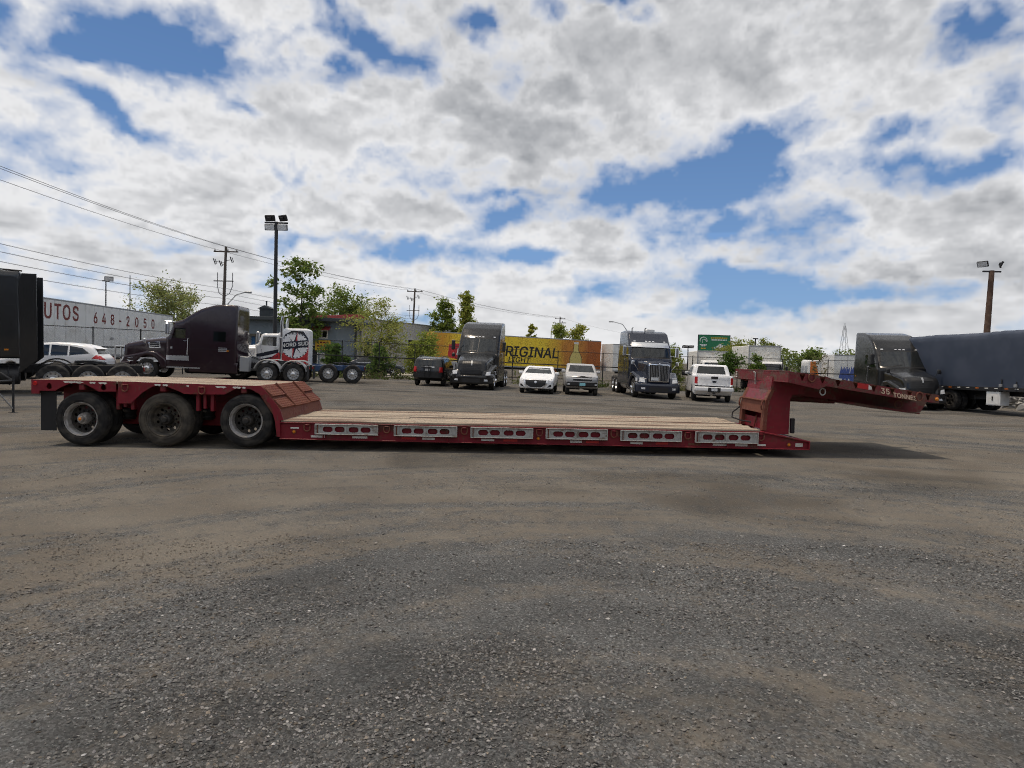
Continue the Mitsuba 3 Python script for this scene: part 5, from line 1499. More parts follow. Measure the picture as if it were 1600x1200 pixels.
def box_trailer(name, label, x, y, rot, length, z0, z1, wall, panels, wheels=(), half=1.29, frame='galvanised', group=None, floor=True, cat_='trailer', legs=True, tops=True, wheel_style='drive', front_z=None):
    """A semi trailer body along -x from its front at x = 0; panels on both sides are pieces of their own."""
    t = thing(name, label, cat_, group)
    P = spot(x, y, rot, length, 2.4)
    core = part(t, 'box', bx(-length + .02, -.02, -half + .03, half - .03, z0 + .02, z1 - .02, .02), 'galvanised' if wall == 'trailer_white' else wall, P)
    part(t, 'roof_sheet', bx(-length + .01, -.01, -half + .03, half - .03, z1 - .02, z1 - .005, .004), wall, P)
    L = length / panels
    for s in (1, -1):
        for i in range(panels):
            k = part(t, 'side_panel', bx(-length + i * L + .018, -length + (i + 1) * L - .018, s * (half - .028), s * half, z0 + .12, z1 - .09, .006), wall, P)
        part(t, 'bottom_rail', bx(-length, 0, s * (half - .03), s * (half + .012), z0, z0 + .115, .008), frame, P)
        part(t, 'top_rail', bx(-length, 0, s * (half - .03), s * (half + .012), z1 - .085, z1, .008), frame, P)
        part(t, 'frame_rail', bx(-length + .3, -1.2, s * .45, s * .55, z0 - .22, z0, .01), 'black_steel', P)
        for w in wheels:
            far_wheel(t, P, w, s, .5, .27, half - .04, wheel_style, True)
        if legs:
            lg = part(t, 'landing_leg', bx(-2.6, -2.48, s * .7, s * .82, .12, z0, .01), 'galvanised', P)
            part(lg, 'foot', bx(-2.68, -2.4, s * .62, s * .9, 0, .05, .01), 'galvanised', P)
    part(t, 'front_wall', bx(-.02, .01, -half + .02, half - .02, z0, z1, .004), wall, P)
    for s in (1, -1):
        d = part(t, 'rear_door', bx(-length - .02, -length + .02, s * .01, s * (half - .03), z0 + .05, z1 - .06, .008), wall, P)
        part(d, 'lock_rod', tube([(-length - .04, s * .35, z0 + .05), (-length - .04, s * .35, z1 - .06)], .018, 6), 'galvanised', P)
    if wheels:
        part(t, 'bogie', bx(min(wheels) - .7, max(wheels) + .7, -.5, .5, .55, z0 - .2, .02), 'black_steel', P)
    return t, P, half, z0, z1


# white box trailer at the left with its red lettering, seen along its right flank
tw, PW, hw, *_ = box_trailer('box_trailer', 'white box trailer with red lettering and a phone number behind the fence', -25.75, 36.0, -86, 17.6, .95, 4.02, 'trailer_white', 17, wheels=(-15.4, -16.7), frame='galvanised')
# the lettered flank faces +x in the world


def flank_word(t, P, text, h, along, z, side, m, half, name='lettering', lean=0.0):
    """Letters on a trailer's flank, reading rightwards as one faces it; 'along' is the x where they start."""
    s = side
    return part(t, name, word(text, h, lambda v: np.stack([along + s * -1 * (v[:, 0] + lean * v[:, 1]), np.full(len(v), s * half) + s * (.004 + v[:, 2]), z + v[:, 1]], 1)), m, P, False)


def facing(P, half):
    """Which flank (+1 left, -1 right) looks towards the camera."""
    a = np.array(P.m.matrix)[:3, :]
    best = max((1, -1), key=lambda s: -np.linalg.norm((a @ np.array([-3, s * half, 2, 1]))[:2]))
    return best


sw = facing(PW, hw)
# distances along the flank from its near end
for ch, a in zip('AUTOS', (.1, 1.0, 1.95, 2.75, 3.75)):
    flank_word(tw, PW, ch, .8, -a, 2.95, sw, 'sign_red_brown', hw)
for ch, a in zip('648-2050', (6.0, 7.0, 8.05, 9.05, 10.1, 11.35, 12.6, 13.85)):
    flank_word(tw, PW, ch, .62, -a, 2.92, sw, 'sign_red_brown', hw)
part(tw, 'small_plate', bx(-8.0, -8.5, sw * hw, sw * (hw + .006), 1.95, 2.12, .002), 'galvanised', PW)

# yellow trailer with the printed sides
LY = 17.6
ty, PY, hy, *_ = box_trailer('box_trailer', 'yellow box trailer printed with a bottle and black lettering behind the fence', -7.8, 66.2, 180 + 23.4, LY, 1.0, 4.0, 'yellow_print', 12, wheels=(-15.5, -16.8), frame='galvanised', legs=True)
sy = facing(PY, hy)


def yside(pts, n, m, th=.006, parent=None):
    """A flat print on the flank: (distance from the left end, height)."""
    return part(parent or ty, n, prism([(-a, z) for a, z in pts], sy * hy, sy * (hy + th)), m, PY, False)


def yword(text, h, a, z, n='lettering', m='letter_black', lean=.12, stretch=1.35):
    part(ty, n, word(text, h, lambda v: np.stack([-(a + stretch * v[:, 0] + lean * v[:, 1]), np.full(len(v), sy * hy) + sy * (.004 + v[:, 2]), z + v[:, 1]], 1)), m, PY, False)


yword('ORIGINAL', .95, 5.95, 2.06, stretch=1.04)
yword('LIGHT', .48, 7.4, 1.5, lean=.15, stretch=1.12)
bd = yside([(1.35, 1.7), (1.45, 2.85), (2.0, 3.0), (4.4, 3.0), (4.6, 1.9), (2.2, 1.55)], 'red_badge', 'paint_red')
part(bd, 'badge_lettering', word('La', .62, lambda v: np.stack([-(2.1 + 1.5 * v[:, 0] + .15 * v[:, 1]), np.full(len(v), sy * hy) + sy * (.012 + v[:, 2]), 1.95 + v[:, 1]], 1)), 'white_paint', PY, False)
c = 14.75
bo = yside([(c - .66, 1.12), (c - .66, 2.1), (c - .5, 2.5), (c - .27, 2.85), (c - .22, 3.55), (c + .22, 3.55), (c + .27, 2.85), (c + .5, 2.5), (c + .66, 2.1), (c + .66, 1.12)], 'printed_bottle', 'bottle_yellow', .004)
part(bo, 'bottle_cap', prism([(-(c + a), z) for a, z in ((-.26, 3.55), (-.26, 3.75), (.26, 3.75), (.26, 3.55))], sy * hy, sy * (hy + .006)), 'dull_white', PY, False)
part(bo, 'bottle_outline', prism(Polygon([(-(c + a), z) for a, z in ((-.74, 1.12), (-.74, 2.12), (-.56, 2.55), (-.34, 2.88), (-.3, 3.5), (-.22, 3.5), (-.27, 2.85), (-.5, 2.5), (-.66, 2.1), (-.66, 1.12))]).union(Polygon([(-(c - a), z) for a, z in ((-.74, 1.12), (-.74, 2.12), (-.56, 2.55), (-.34, 2.88), (-.3, 3.5), (-.22, 3.5), (-.27, 2.85), (-.5, 2.5), (-.66, 2.1), (-.66, 1.12))])), sy * hy, sy * (hy + .005)), 'print_brown', PY, False)
box_trailer('box_trailer', 'plain white box trailer standing at the right end of the yellow one', 9.55, 72.0, 180 + 20, 6.0, 1.0, 3.75, 'trailer_white', 10, wheels=(-4.2, -5.4), frame='galvanised')

# dark tarped flatbed at the right edge
LG = 16.0
tg, PG, hg, *_ = box_trailer('tarped_trailer', 'long flatbed trailer under a dark blue grey tarp at the right edge', 24.4, 22.2, -82.6, LG, 1.0, 1.18, 'black_steel', 8, wheels=(-12.9, -14.2, ), half=1.28, frame='black_steel', wheel_style='black')


def tarp_mesh():
    """The tarp over its hoops: ribs along the flank, a soft sag between them and a bulging eave."""
    us = np.linspace(-LG, 0, 161)
    prof = [(1.27, 1.12), (1.285, 1.6), (1.29, 2.2), (1.29, 2.9), (1.29, 3.35), (1.27, 3.55), (1.2, 3.66), (1.05, 3.72), (.5, 3.76), (0, 3.77)]
    prof = prof + [(-a, z) for a, z in prof[-2::-1]]
    V = []
    for u in us:
        ph = (u % .62) / .62
        sag = .018 * math.sin(math.pi * ph)
        for a, z in prof:
            edge = min(1, abs(a) / 1.2)
            q = meshkit.noise(np.array([u * 1.7, z * 2.0, 1.0 + (a > 0)]))
            top = 1 if z > 3.5 else 0
            V.append((u, a - np.sign(a) * sag * edge + np.sign(a) * .012 * (q - .5), z - top * (sag * 1.4 + .05 * (meshkit.noise(np.array([u * .7, 3.0, a])) - .5))))
    n = len(prof)
    F = []
    for i in range(len(us) - 1):
        for j in range(n - 1):
            F.append((i * n + j, (i + 1) * n + j, (i + 1) * n + j + 1, i * n + j + 1))
    return trimesh.Trimesh(np.array(V), np.vstack([np.array(F)[:, [0, 1, 2]], np.array(F)[:, [0, 2, 3]]]), process=False)


tp = part(tg, 'tarp', tarp_mesh(), 'tarp', PG, 50)
for e in (0, -LG):
    part(tg, 'end_wall', prism([(-1.27, 1.15), (1.27, 1.15), (1.28, 3.45), (1.1, 3.7), (0, 3.76), (-1.1, 3.7), (-1.28, 3.45)], e - .02, e + .02, 'x'), 'tarp', PG)
sg = facing(PG, hg)
for i in range(28):
    a = -.4 - i * .56
    part(tg, 'reflector', bx(a, a - .2, sg * 1.285, sg * 1.3, 1.1, 1.14), ('dull_white', 'paint_orange', 'dull_white')[i % 3], PG)
for i, a in enumerate((-1.5, -2.4, -5.6, -7.0, -8.9, -9.7)):
    r = part(tg, 'strap', bx(a, a - .05, sg * 1.29, sg * 1.302, 1.0, 1.45 + .1 * (i % 2)), 'plastic_and_hole_black', PG)
    part(r, 'ratchet', bx(a + .04, a - .12, sg * 1.29, sg * 1.36, 1.2, 1.32, .01), 'galvanised', PG)
tb_ = part(tg, 'tool_box', bx(-9.85, -10.65, sg * .75, sg * 1.24, .35, .98, .02), 'white_paint', PG)
part(tb_, 'tool_box_door', bx(-9.9, -10.6, sg * 1.24, sg * 1.255, .4, .93, .01), 'white_paint', PG)
part(tb_, 'latch', bx(-10.22, -10.28, sg * 1.255, sg * 1.28, .56, .76, .006), 'plastic_and_hole_black', PG)
part(tg, 'tarp_gather', [tube([(-5.9 + .1 * k, sg * 1.3, 3.05 + .05 * abs(k)), (-6.0, sg * 1.3, 3.5), (-6.0 + .02 * k, sg * 1.15, 3.72)], [.03, .05, .02], 6) for k in (-4, -2, 0, 2, 4)], 'tarp', PG, kind='stuff')
for k in range(4):
    part(tg, 'mud_flap', bx(-15.1, -15.12, (-1.2, -.7, .7, 1.2)[k] - .22, (-1.2, -.7, .7, 1.2)[k] + .22, .2, .95), 'rubber', PG) if k in (0, 3) else None


# box trucks beyond the fence
def box_truck(label, x, y, rot, bw, bz0, bz1, blen, shield, lean=.2):
    t = thing('box_truck', label, 'box truck')
    P = spot(x, y, rot, 5, 1.8)
    cab = [(0, .45), (.0, 1.0), (-.08, 1.25), (-.08 - lean, 2.15), (-.3 - lean, 2.3), (-1.6, 2.3), (-1.65, 2.2), (-1.65, .45)]
    m = body(cab, 1.02, .1, .14, lambda v: np.stack([v[:, 0] - .12 * np.abs(v[:, 1]) ** 3 * sstep(-1.2, 0, v[:, 0]), v[:, 1], v[:, 2]], 1), 6)
    c = part(t, 'cab', m, 'white_paint', P, 40)
    part(c, 'windshield', sheet(m, [(-.92, 1.28), (.92, 1.28), (.86, 2.12), (-.86, 2.12)], 0, 1, .01), shield, P, 40)
    for s in (1, -1):
        part(c, 'side_window', sheet(m, [(-.5, 1.3), (-.62, 2.05), (-1.4, 2.05), (-1.4, 1.3)], 1, s, .01), 'dark_glass', P)
        part(c, 'headlight', sheet(m, [(s * .6, .8), (s * .92, .8), (s * .92, .98), (s * .6, .98)], 0, 1, .012), 'clear_lens', P)
        part(c, 'mirror', bx(-.15, -.05, s * 1.1, s * 1.28, 1.5, 1.95, .03), 'plastic_and_hole_black', P)
        far_wheel(t, P, -.75, s, .4, .22, .98, 'dull')
        far_wheel(t, P, -4.6, s, .4, .22, .98, 'dull', True)
        part(t, 'chassis_rail', bx(-blen - 1.6, -.8, s * .35, s * .43, .5, .75, .01), 'black_steel', P)
    part(c, 'grille', sheet(m, [(-.55, .72), (.55, .72), (.55, 1.0), (-.55, 1.0)], 0, 1, .01), 'plastic_and_hole_black', P)
    b = part(t, 'cargo_box', bx(-1.75, -1.75 - blen, -bw, bw, bz0, bz1, .04), 'dull_white', P)
    for s in (1, -1):
        part(b, 'corner_post', bx(-1.72, -1.85, s * (bw - .06), s * (bw + .012), bz0, bz1 + .01, .01), 'galvanised', P)
    part(b, 'roof_edge', bx(-1.72, -1.8, -bw, bw, bz1 - .1, bz1 + .015, .01), 'galvanised', P)
    return t


box_truck('white box truck with a pale windshield reflection, left of the two beyond the fence', 15.95, 55.5, -96, 1.22, .9, 3.05, 5.2, 'dark_glass')
box_truck('taller white box truck with a dark windshield beyond the fence above the gooseneck', 19.9, 54.6, -93, 1.24, .9, 3.55, 5.4, 'dark_glass', .12)


def van(label, x, y, rot):
    t = thing('delivery_van', label, 'van')
    P = spot(x, y, rot, 5, 1.8)
    prof = [(0, .45), (.0, .95), (-.3, 1.2), (-1.0, 1.35), (-1.75, 2.2), (-2.1, 2.5), (-5.6, 2.55), (-5.75, 2.4), (-5.8, .45)]
    m = body(prof, 1.0, .12, .16, None, 6)
    b = part(t, 'body', m, 'white_paint', P, 40)
    part(t, 'windshield', sheet(m, [(-.85, 1.42), (.85, 1.42), (.78, 2.15), (-.78, 2.15)], 0, 1, .01), 'dark_glass', P)
    for s in (1, -1):
        part(t, 'side_window', sheet(m, [(-1.5, 1.4), (-1.85, 2.0), (-2.5, 2.0), (-2.5, 1.4)], 1, s, .01), 'dark_glass', P)
        part(t, 'rear_window', sheet(m, [(s * .1, 1.5), (s * .8, 1.5), (s * .8, 2.05), (s * .1, 2.05)], 0, -1, .01), 'dark_glass', P)
        part(t, 'tail_lamp', sheet(m, [(s * .82, 1.0), (s * .95, 1.0), (s * .95, 1.5), (s * .82, 1.5)], 0, -1, .01), 'red_lens', P)
        part(t, 'orange_stripe', sheet(m, [(-4.9, 1.2), (-5.6, 1.2), (-5.6, 2.4), (-5.2, 2.4)], 1, s, .006), 'paint_orange', P)
        far_wheel(t, P, -.95, s, .36, .22, .97, 'dull')
        far_wheel(t, P, -4.6, s, .36, .22, .97, 'dull')
    return t


van('white van with an orange stripe beyond the fence', 29.4, 57.0, -6)
tk_, PK, hk_, *_ = box_trailer('container', 'white container with blue graffiti beside the right hand tractor', 24.5, 55.2, 176, 8.0, .35, 2.95, 'trailer_white', 8, legs=False, cat_='container')
for i in range(6):
    a = .5 + i * .22 + rnd.uniform(-.05, .05)
    pts = [(a, .8 + .2 * rnd.random()), (a + .1, .75), (a + .14, 1.2), (a + .22, 1.15), (a + .24, 1.9 + .2 * rnd.random()), (a + .12, 1.75), (a + .1, 2.0 + .15 * rnd.random()), (a + .02, 1.6), (a - .05, 1.3)]
    part(tk_, 'graffiti', prism(Polygon([(-p, z) for p, z in pts]).buffer(0.02), facing(PK, hk_) * (hk_ + .0), facing(PK, hk_) * (hk_ + .004)), 'graffiti_blue', PK, False)

# ---------------------------------------------------------------- buildings
def window(parent, name, P, x0, x1, z0, z1, y, s=-1):
    """A window set in a wall that faces -y: frame, pane and mullion."""
    f = part(parent, name, prism(sbox(x0, z0, x1, z1).difference(sbox(x0 + .08, z0 + .08, x1 - .08, z1 - .08)), y - .05, y + .02), 'dull_white', P, False)
    part(f, 'pane', bx(x0 + .08, x1 - .08, y - .0, y + .01, z0 + .08, z1 - .08), 'dark_glass', P)
    part(f, 'mullion', bx((x0 + x1) / 2 - .03, (x0 + x1) / 2 + .03, y - .04, y + .01, z0 + .08, z1 - .08), 'dull_white', P)
    return f


def shop(label):
    t = thing('shop_building', label, 'building')
    P = Place(-23.4, 60.0, float(ground_z(-19, 60)))
    # x 0..8.5 along the front, y 0..8 deep
    op = unary_union([sbox(6.35, 0, 6.95, 2.2), sbox(6.75, 2.75, 7.75, 3.45), sbox(.4, .2, 3.4, 3.0)])
    part(t, 'front_wall', prism(sbox(0, 0, 8.5, 4.15).difference(op), 0, .2), 'blue_wall', P, False)
    part(t, 'side_wall', bx(8.3, 8.5, .2, 8, 0, 4.15), 'blue_wall', P)
    part(t, 'side_wall', bx(0, .2, .2, 8, 0, 4.15), 'blue_wall', P)
    part(t, 'back_wall', bx(.2, 8.3, 7.8, 8, 0, 4.15), 'blue_wall', P)
    r = part(t, 'roof', bx(-.8, 9.9, -.9, 8.4, 4.16, 4.45, .03), 'roof_dark', P)
    part(r, 'cupola', [bx(1.6, 2.5, 1.0, 1.9, 4.45, 5.2, .03), prism([(1.45, 5.2), (2.65, 5.2), (2.05, 5.5)], .9, 2.0), tube([(2.05, 1.45, 5.4), (2.05, 1.45, 5.9)], .06, 6)], 'roof_dark', P, False)
    d = part(t, 'door', bx(6.42, 6.88, .06, .1, .05, 2.15, .01), 'dark_glass', P)
    part(d, 'frame', prism(sbox(6.35, 0, 6.95, 2.2).difference(sbox(6.43, .06, 6.87, 2.12)), -.02, .12), 'dull_white', P, False)
    window(t, 'window', P, 6.75, 7.75, 2.75, 3.45, .06)
    part(t, 'awning', prism([(-.55, 3.5), (0.0, 3.78), (0.0, 3.72), (-.55, 3.44)], 6.5, 8.0, 'x'), 'roof_red', P, False)
    part(t, 'recess_wall', bx(.4, 3.4, 1.2, 1.3, 0, 3.1), 'pale_wall', P)
    for k in range(2):
        part(t, 'blue_door', bx(.9 + k * .5, 1.2 + k * .5, 1.1, 1.19, .1, 2.8, .01), 'door_blue', P)
    s1 = part(t, 'sign_board', bx(6.7, 8.0, -.06, 0, 1.75, 2.6, .01), 'sign_yellow', P, label='yellow shop sign board')
    for z, w in ((2.35, .9), (2.05, 1.05)):
        part(s1, 'sign_print', [bx(6.85 + k * .27, 6.85 + k * .27 + .2, -.066, -.06, z, z + .13) for k in range(4)], 'sign_red_brown', P, kind='stuff')
    part(t, 'number_plate', word('750', .32, lambda v: np.stack([5.65 + v[:, 0], -.004 - v[:, 2], 2.95 + v[:, 1]], 1)), 'paint_orange', P, False)
    part(t, 'display_panel', bx(4.4, 6.2, -.05, 0, .9, 2.55, .01), 'paint_darkblue', P)
    part(t, 'roller_door', [bx(7.1, 8.2, -.03, .0, .1 + k * .16, .1 + k * .16 + .15) for k in range(9)], 'grey_wall', P, kind='stuff')


shop('low blue grey building with a flat dark roof and small yellow sign')


def garage(label):
    t = thing('garage_building', label, 'building')
    c = np.array([-14.5, 67.0])
    zg = float(ground_z(-12, 67)) - .05
    # right hand wall along (.34, .94), left hand wall along (-.77, .64)
    PR = Place(c[0], c[1], zg, math.degrees(math.atan2(.94, .34)))
    PL = Place(c[0], c[1], zg, math.degrees(math.atan2(.64, -.77)))
    LR, H = 26.0, 5.05
    op = unary_union([sbox(.4, 1.2, 2.0, 3.2), sbox(9.2, 0, 13.4, 3.35)])
    part(t, 'right_wall', prism(sbox(0, 0, LR, H).difference(op), -.25, 0), 'grey_wall', PR, False)
    part(t, 'parapet', bx(-.1, LR, -.3, .08, H, H + .12, .01), 'galvanised', PR)
    part(t, 'back_wall', bx(LR - .2, LR, 0, 19, 0, H - .3), 'grey_wall', PR)
    part(t, 'far_wall', bx(6.5, LR, 18.6, 18.8, 0, H - .3), 'grey_wall', PR)
    part(t, 'shed_window', bx(.4, 2.0, -.1, -.06, 1.2, 3.2), 'dark_glass', PR)
    for k in range(2):
        d = part(t, 'garage_door', bx(9.3 + k * 2.1, 11.3 + k * 2.1, -.2, -.12, 0, 2.0, .02), 'pale_wall', PR)
        part(d, 'door_panel', [bx(9.45 + k * 2.1, 11.15 + k * 2.1, -.11, -.1, .2 + j * .9, .95 + j * .9, .01) for j in range(2)], 'galvanised', PR, kind='stuff')
    part(t, 'wall_lamp', bx(8.4, 9.0, .0, .12, 3.5, 3.62, .01), 'plastic_and_hole_black', PR)
    part(t, 'left_wall', bx(0, 20, -.0, .25, 0, 3.9), 'grey_wall', PL)
    part(t, 'clapboard', [bx(0, 20, -.03, .0, 3.9 + k * .16, 3.9 + k * .16 + .15) for k in range(7)], 'pale_wall', PL, kind='stuff', smooth=False)
    part(t, 'red_eave', bx(-.35, 20, -.3, .25, H, H + .38, .02), 'roof_red', PL)
    part(t, 'roof', prism([(c[0], c[1]), (c[0] + .34 * LR, c[1] + .94 * LR), (c[0] + .34 * LR - .77 * 20, c[1] + .94 * LR + .64 * 20), (c[0] - .77 * 20, c[1] + .64 * 20)], zg + H - .3, zg + H - .1, 'z'), 'roof_dark', HERE, False)
    s1 = part(t, 'sign_board', bx(.25, 2.75, -.08, -.01, 2.35, 3.75, .01), 'sign_yellow', PL, label='large yellow sign board beside the corner')
    for z in (3.35, 3.0, 2.6):
        part(s1, 'sign_print', [bx(.5 + k * .3, .5 + k * .3 + .24, -.09, -.08, z, z + (.18 if z < 2.9 else .14)) for k in range(6 + (z < 2.9))], 'sign_red_brown' if z < 2.9 else 'letter_black', PL, kind='stuff')


garage('grey garage building with red eave and a yellow sign beyond the fence')


def depot():
    """Added unseen behind the camera, to darken what dark paint and glass mirror."""
    t = thing('added_depot_building', 'unseen brown grey depot added behind the camera to darken reflections', 'building')
    P = Place(0, -22, 0)
    part(t, 'wall', bx(-60, 60, -12, 0, 0, 8.5), 'depot_metal', P)
    part(t, 'roof', prism([(-12.5, 8.5), (.5, 8.5), (-6, 10.0)], -60.5, 60.5, 'x'), 'roof_dark', P, False)
    for k in range(9):
        part(t, 'loading_door', bx(-52 + k * 12, -48 + k * 12, 0, .06, 0, 4.4, .02), 'galvanised', P)


mat('depot_metal', base_color=(0.085, 0.08, 0.075), roughness=0.8)
depot()

# ---------------------------------------------------------------- fence
def fence():
    t = thing('chain_link_fence', 'tall black chain link fence along the back of the lot', 'fence')
    nodes = [(-36, 32.5), (-23.5, 35.2), (-19.8, 42.6), (-14, 47.5), (-7, 50.8), (0, 52), (10, 52.6), (20, 52.6), (33, 51.5)]
    H, MID = 2.5, 1.5
    wires = []
    for (xa, ya), (xb, yb) in zip(nodes, nodes[1:]):
        a, b = np.array([xa, ya]), np.array([xb, yb])
        L = np.linalg.norm(b - a)
        d = (b - a) / L
        n = max(1, round(L / 3.0))
        P3 = lambda s, z: np.array([*(a + d * s), float(ground_z(*(a + d * s))) + z])
        for i in range(n):
            p = P3(L * i / n, 0)
            part(t, 'post', tube([p, p + [0, 0, H + .06]], .035, 8), 'fence_black')
        part(t, 'top_rail', tube([P3(s, H) for s in np.linspace(0, L, n + 1)], .022, 6), 'fence_black')
        part(t, 'middle_rail', tube([P3(s, MID) for s in np.linspace(0, L, n + 1)], .045, 6), 'fence_black')
        side = np.array([-d[1], d[0], 0]) * .006
        step = .085
        for s in np.arange(-H, L, step):
            for up in (1, -1):
                s0, s1, z0, z1 = s, s + H, 0.0, H
                if s0 < 0:
                    z0 += -s0
                    s0 = 0
                if s1 > L:
                    z1 -= s1 - L
                    s1 = L
                if z1 - z0 < .1:
                    continue
                if up < 0:
                    z0, z1 = H - z0, H - z1
                p, q = P3(s0, z0), P3(s1, z1)
                wires.append((p, q, side * up))
    p = np.array([w[0] for w in wires])
    q = np.array([w[1] for w in wires])
    o = np.array([w[2] for w in wires])
    r = .0017
    dirv = (q - p) / np.linalg.norm(q - p, axis=1, keepdims=True)
    nn = o / np.linalg.norm(o, axis=1, keepdims=True)
    e = np.cross(dirv, nn)
    V = np.stack([p + o + e * r, p + o - e * r * .5 + nn * r * .87, p + o - e * r * .5 - nn * r * .87, q + o + e * r, q + o - e * r * .5 + nn * r * .87, q + o - e * r * .5 - nn * r * .87], 1)
    f = np.array([[0, 1, 4], [0, 4, 3], [1, 2, 5], [1, 5, 4], [2, 0, 3], [2, 3, 5]])
    F = (f[None] + 6 * np.arange(len(p))[:, None, None]).reshape(-1, 3)
    part(t, 'chain_link', trimesh.Trimesh(V.reshape(-1, 3), F, process=False), 'wire_dark', HERE, False, kind='stuff')
    return nodes


FENCE = fence()

# paved yard beyond the fence, in front of the grey building
yard = np.array([(-19, 52.5), (-3, 55), (-2, 80), (-13, 66), (-22, 59.8)])
py_, pt_ = fill(resample(ccw(yard), 2.0), 2.0)
solo('pavement', trimesh.Trimesh(np.stack([py_[:, 0], py_[:, 1], ground_z(py_[:, 0], py_[:, 1]) + .03], 1), pt_, process=False), 'concrete', 'pale paved yard beyond the fence', None, kind='structure')

# ---------------------------------------------------------------- poles, wires, lamps, billboard
def flood_head(parent, P, x, y, z, yaw, pitch, m='black_steel', w=.34):
    M = Place()
    M.m = P.m @ T().translate([x, y, z]).rotate([0, 0, 1], yaw).rotate([0, 1, 0], pitch)
    h = part(parent, 'flood_lamp', [bx(-.05, .09, -w, w, -.2, .2, .03), bx(-.14, -.05, -.14, .14, -.1, .1, .02)], m, M)
    part(h, 'lens', bx(.09, .1, -w + .05, w - .05, -.16, .16, .002), 'clear_lens', M)


def lamp_post(label, x, y, h, r0, r1, m, heads, lean=(0, 0), bar=.75):
    t = thing('lamp_post', label, 'lamp post')
    P = Place(x, y, float(ground_z(x, y)))
    top = np.array([lean[0], lean[1], h])
    part(t, 'pole', tube([(0, 0, 0), tuple(top * .5), tuple(top)], [r0, (r0 + r1) / 2, r1], 12), m, P)
    part(t, 'cross_arm', bx(top[0] - bar, top[0] + bar, top[1] - .05, top[1] + .05, h - .12, h - .02, .01), 'black_steel', P)
    part(t, 'base_plate', bx(-.3, .3, -.3, .3, 0, .06, .01), 'black_steel', P)
    for hx, hz, yaw, pitch in heads:
        flood_head(t, P, top[0] + hx, top[1], h + hz, yaw, pitch)
    return t


lamp_post('tall black lamp post with four floodlights behind the compass tractor', -15.55, 46.4, 10.0, .14, .11, 'black_steel', ((-.42, .22, 80, -20), (.42, .24, 60, -25), (-.4, -.36, -90, 12), (.4, -.36, -90, 12)))
lamp_post('rusty leaning lamp post with two floodlights behind the tarped trailer', 31.8, 48.0, 8.75, .24, .16, 'pole_rust', ((-.62, .42, 215, 25), (.62, .42, -35, 25)), lean=(.28, 0), bar=.62)
lamp_post('small twin floodlight post rising behind the white box trailer', -34.4, 60.0, 7.2, .06, .05, 'black_steel', ((.25, .1, -60, 20),), bar=.3)
lamp_post('distant floodlight post beside the navy tractor', 20.7, 84, 3.95, .07, .06, 'black_steel', ((-.35, .05, -90, 50), (.35, .05, -90, 50)), bar=.5)
solo('flagpole', tube([(-41.0, 76, 0), (-41.0, 76, 9.6)], [.09, .05], 8), 'galvanised', 'thin bare pole behind the white box trailer', 'pole')


def utility_pole(label, x, y, h, lamp=None):
    t = thing('utility_pole', label, 'utility pole')
    P = Place(x, y, float(ground_z(x, y)))
    part(t, 'pole', tube([(-.12, 0, 0), (.05, 0, h * .5), (.22, 0, h)], [.19, .16, .12], 10), 'pole_wood', P)
    part(t, 'cross_arm', bx(-1.0, 1.45, -.06, .06, h - .55, h - .43, .01), 'pole_wood', P)
    for k in (-.9, .4, 1.3):
        part(t, 'insulator', moved(lathe([(0, 0), (.07, 0), (.09, .1), (.05, .14), (.07, .2), (0, .24)], 10), (0, 0, 0)).apply_transform(trimesh.transformations.rotation_matrix(math.pi / 2, [1, 0, 0])).apply_translation([k, 0, h - .43]), 'galvanised', P)
    for k, z in ((-.95, h - 1.5), (-.35, h - 1.7), (.75, h - 1.3)):
        part(t, 'cutout_fuse', [tube([(k - .1, 0, z + .3), (k + .12, 0, z - .3)], .05, 6), tube([(k + .08, 0, z + .25), (k + .26, 0, z - .25)], .035, 6), tube([(k, 0, z), (.18, 0, z - .1)], .03, 5)], 'black_steel', P)
    for k in (-.6, .9):
        part(t, 'cable_loop', tube([(k, 0, h - 2.6), (k, 0, h - 4.0), (k * .7, 0, h - 4.7), (.1, 0, h - 5.0)], .035, 6), 'wire_dark', P)
    part(t, 'bracket', bx(-1.0, 1.0, -.05, .05, h - 3.5, h - 3.4, .01), 'black_steel', P)
    if lamp:
        la = part(t, 'lamp_arm', tube([(0, 0, h - lamp - 2.4), (.6, -.2, h - lamp - 1.1), (1.5, -.5, h - lamp - .25), (2.6, -.9, h - lamp)], .045, 8), 'galvanised', P)
        part(la, 'lamp_head', bx(2.5, 3.2, -1.05, -.8, h - lamp - .08, h - lamp + .08, .04), 'galvanised', P)
    return np.array([x + .2, y, float(ground_z(x, y)) + h])


poles = [np.array([-29.0, 18.0, 12.2])]
poles.append(utility_pole('tall wooden utility pole nearest the left, behind the maroon tractor', -29.4, 72, 12.0, lamp=4.6))
poles.append(utility_pole('wooden utility pole standing between the grey building and yellow trailer', -15.7, 111, 12.1, lamp=8.6))
poles.append(utility_pole('farthest wooden utility pole rising above the yellow trailer', 10.7, 167, 12.2))
poles.append(np.array([62.0, 275.0, 12.0]))


def wire(p, q, sag, label, r=.016, n=18):
    s = np.linspace(0, 1, n)
    pts = p[None] * (1 - s[:, None]) + q[None] * s[:, None]
    pts[:, 2] -= 4 * sag * s * (1 - s)
    solo('overhead_wire', tube(pts, r, 5), 'wire_dark', label, 'wire', group='overhead wires between the utility poles')


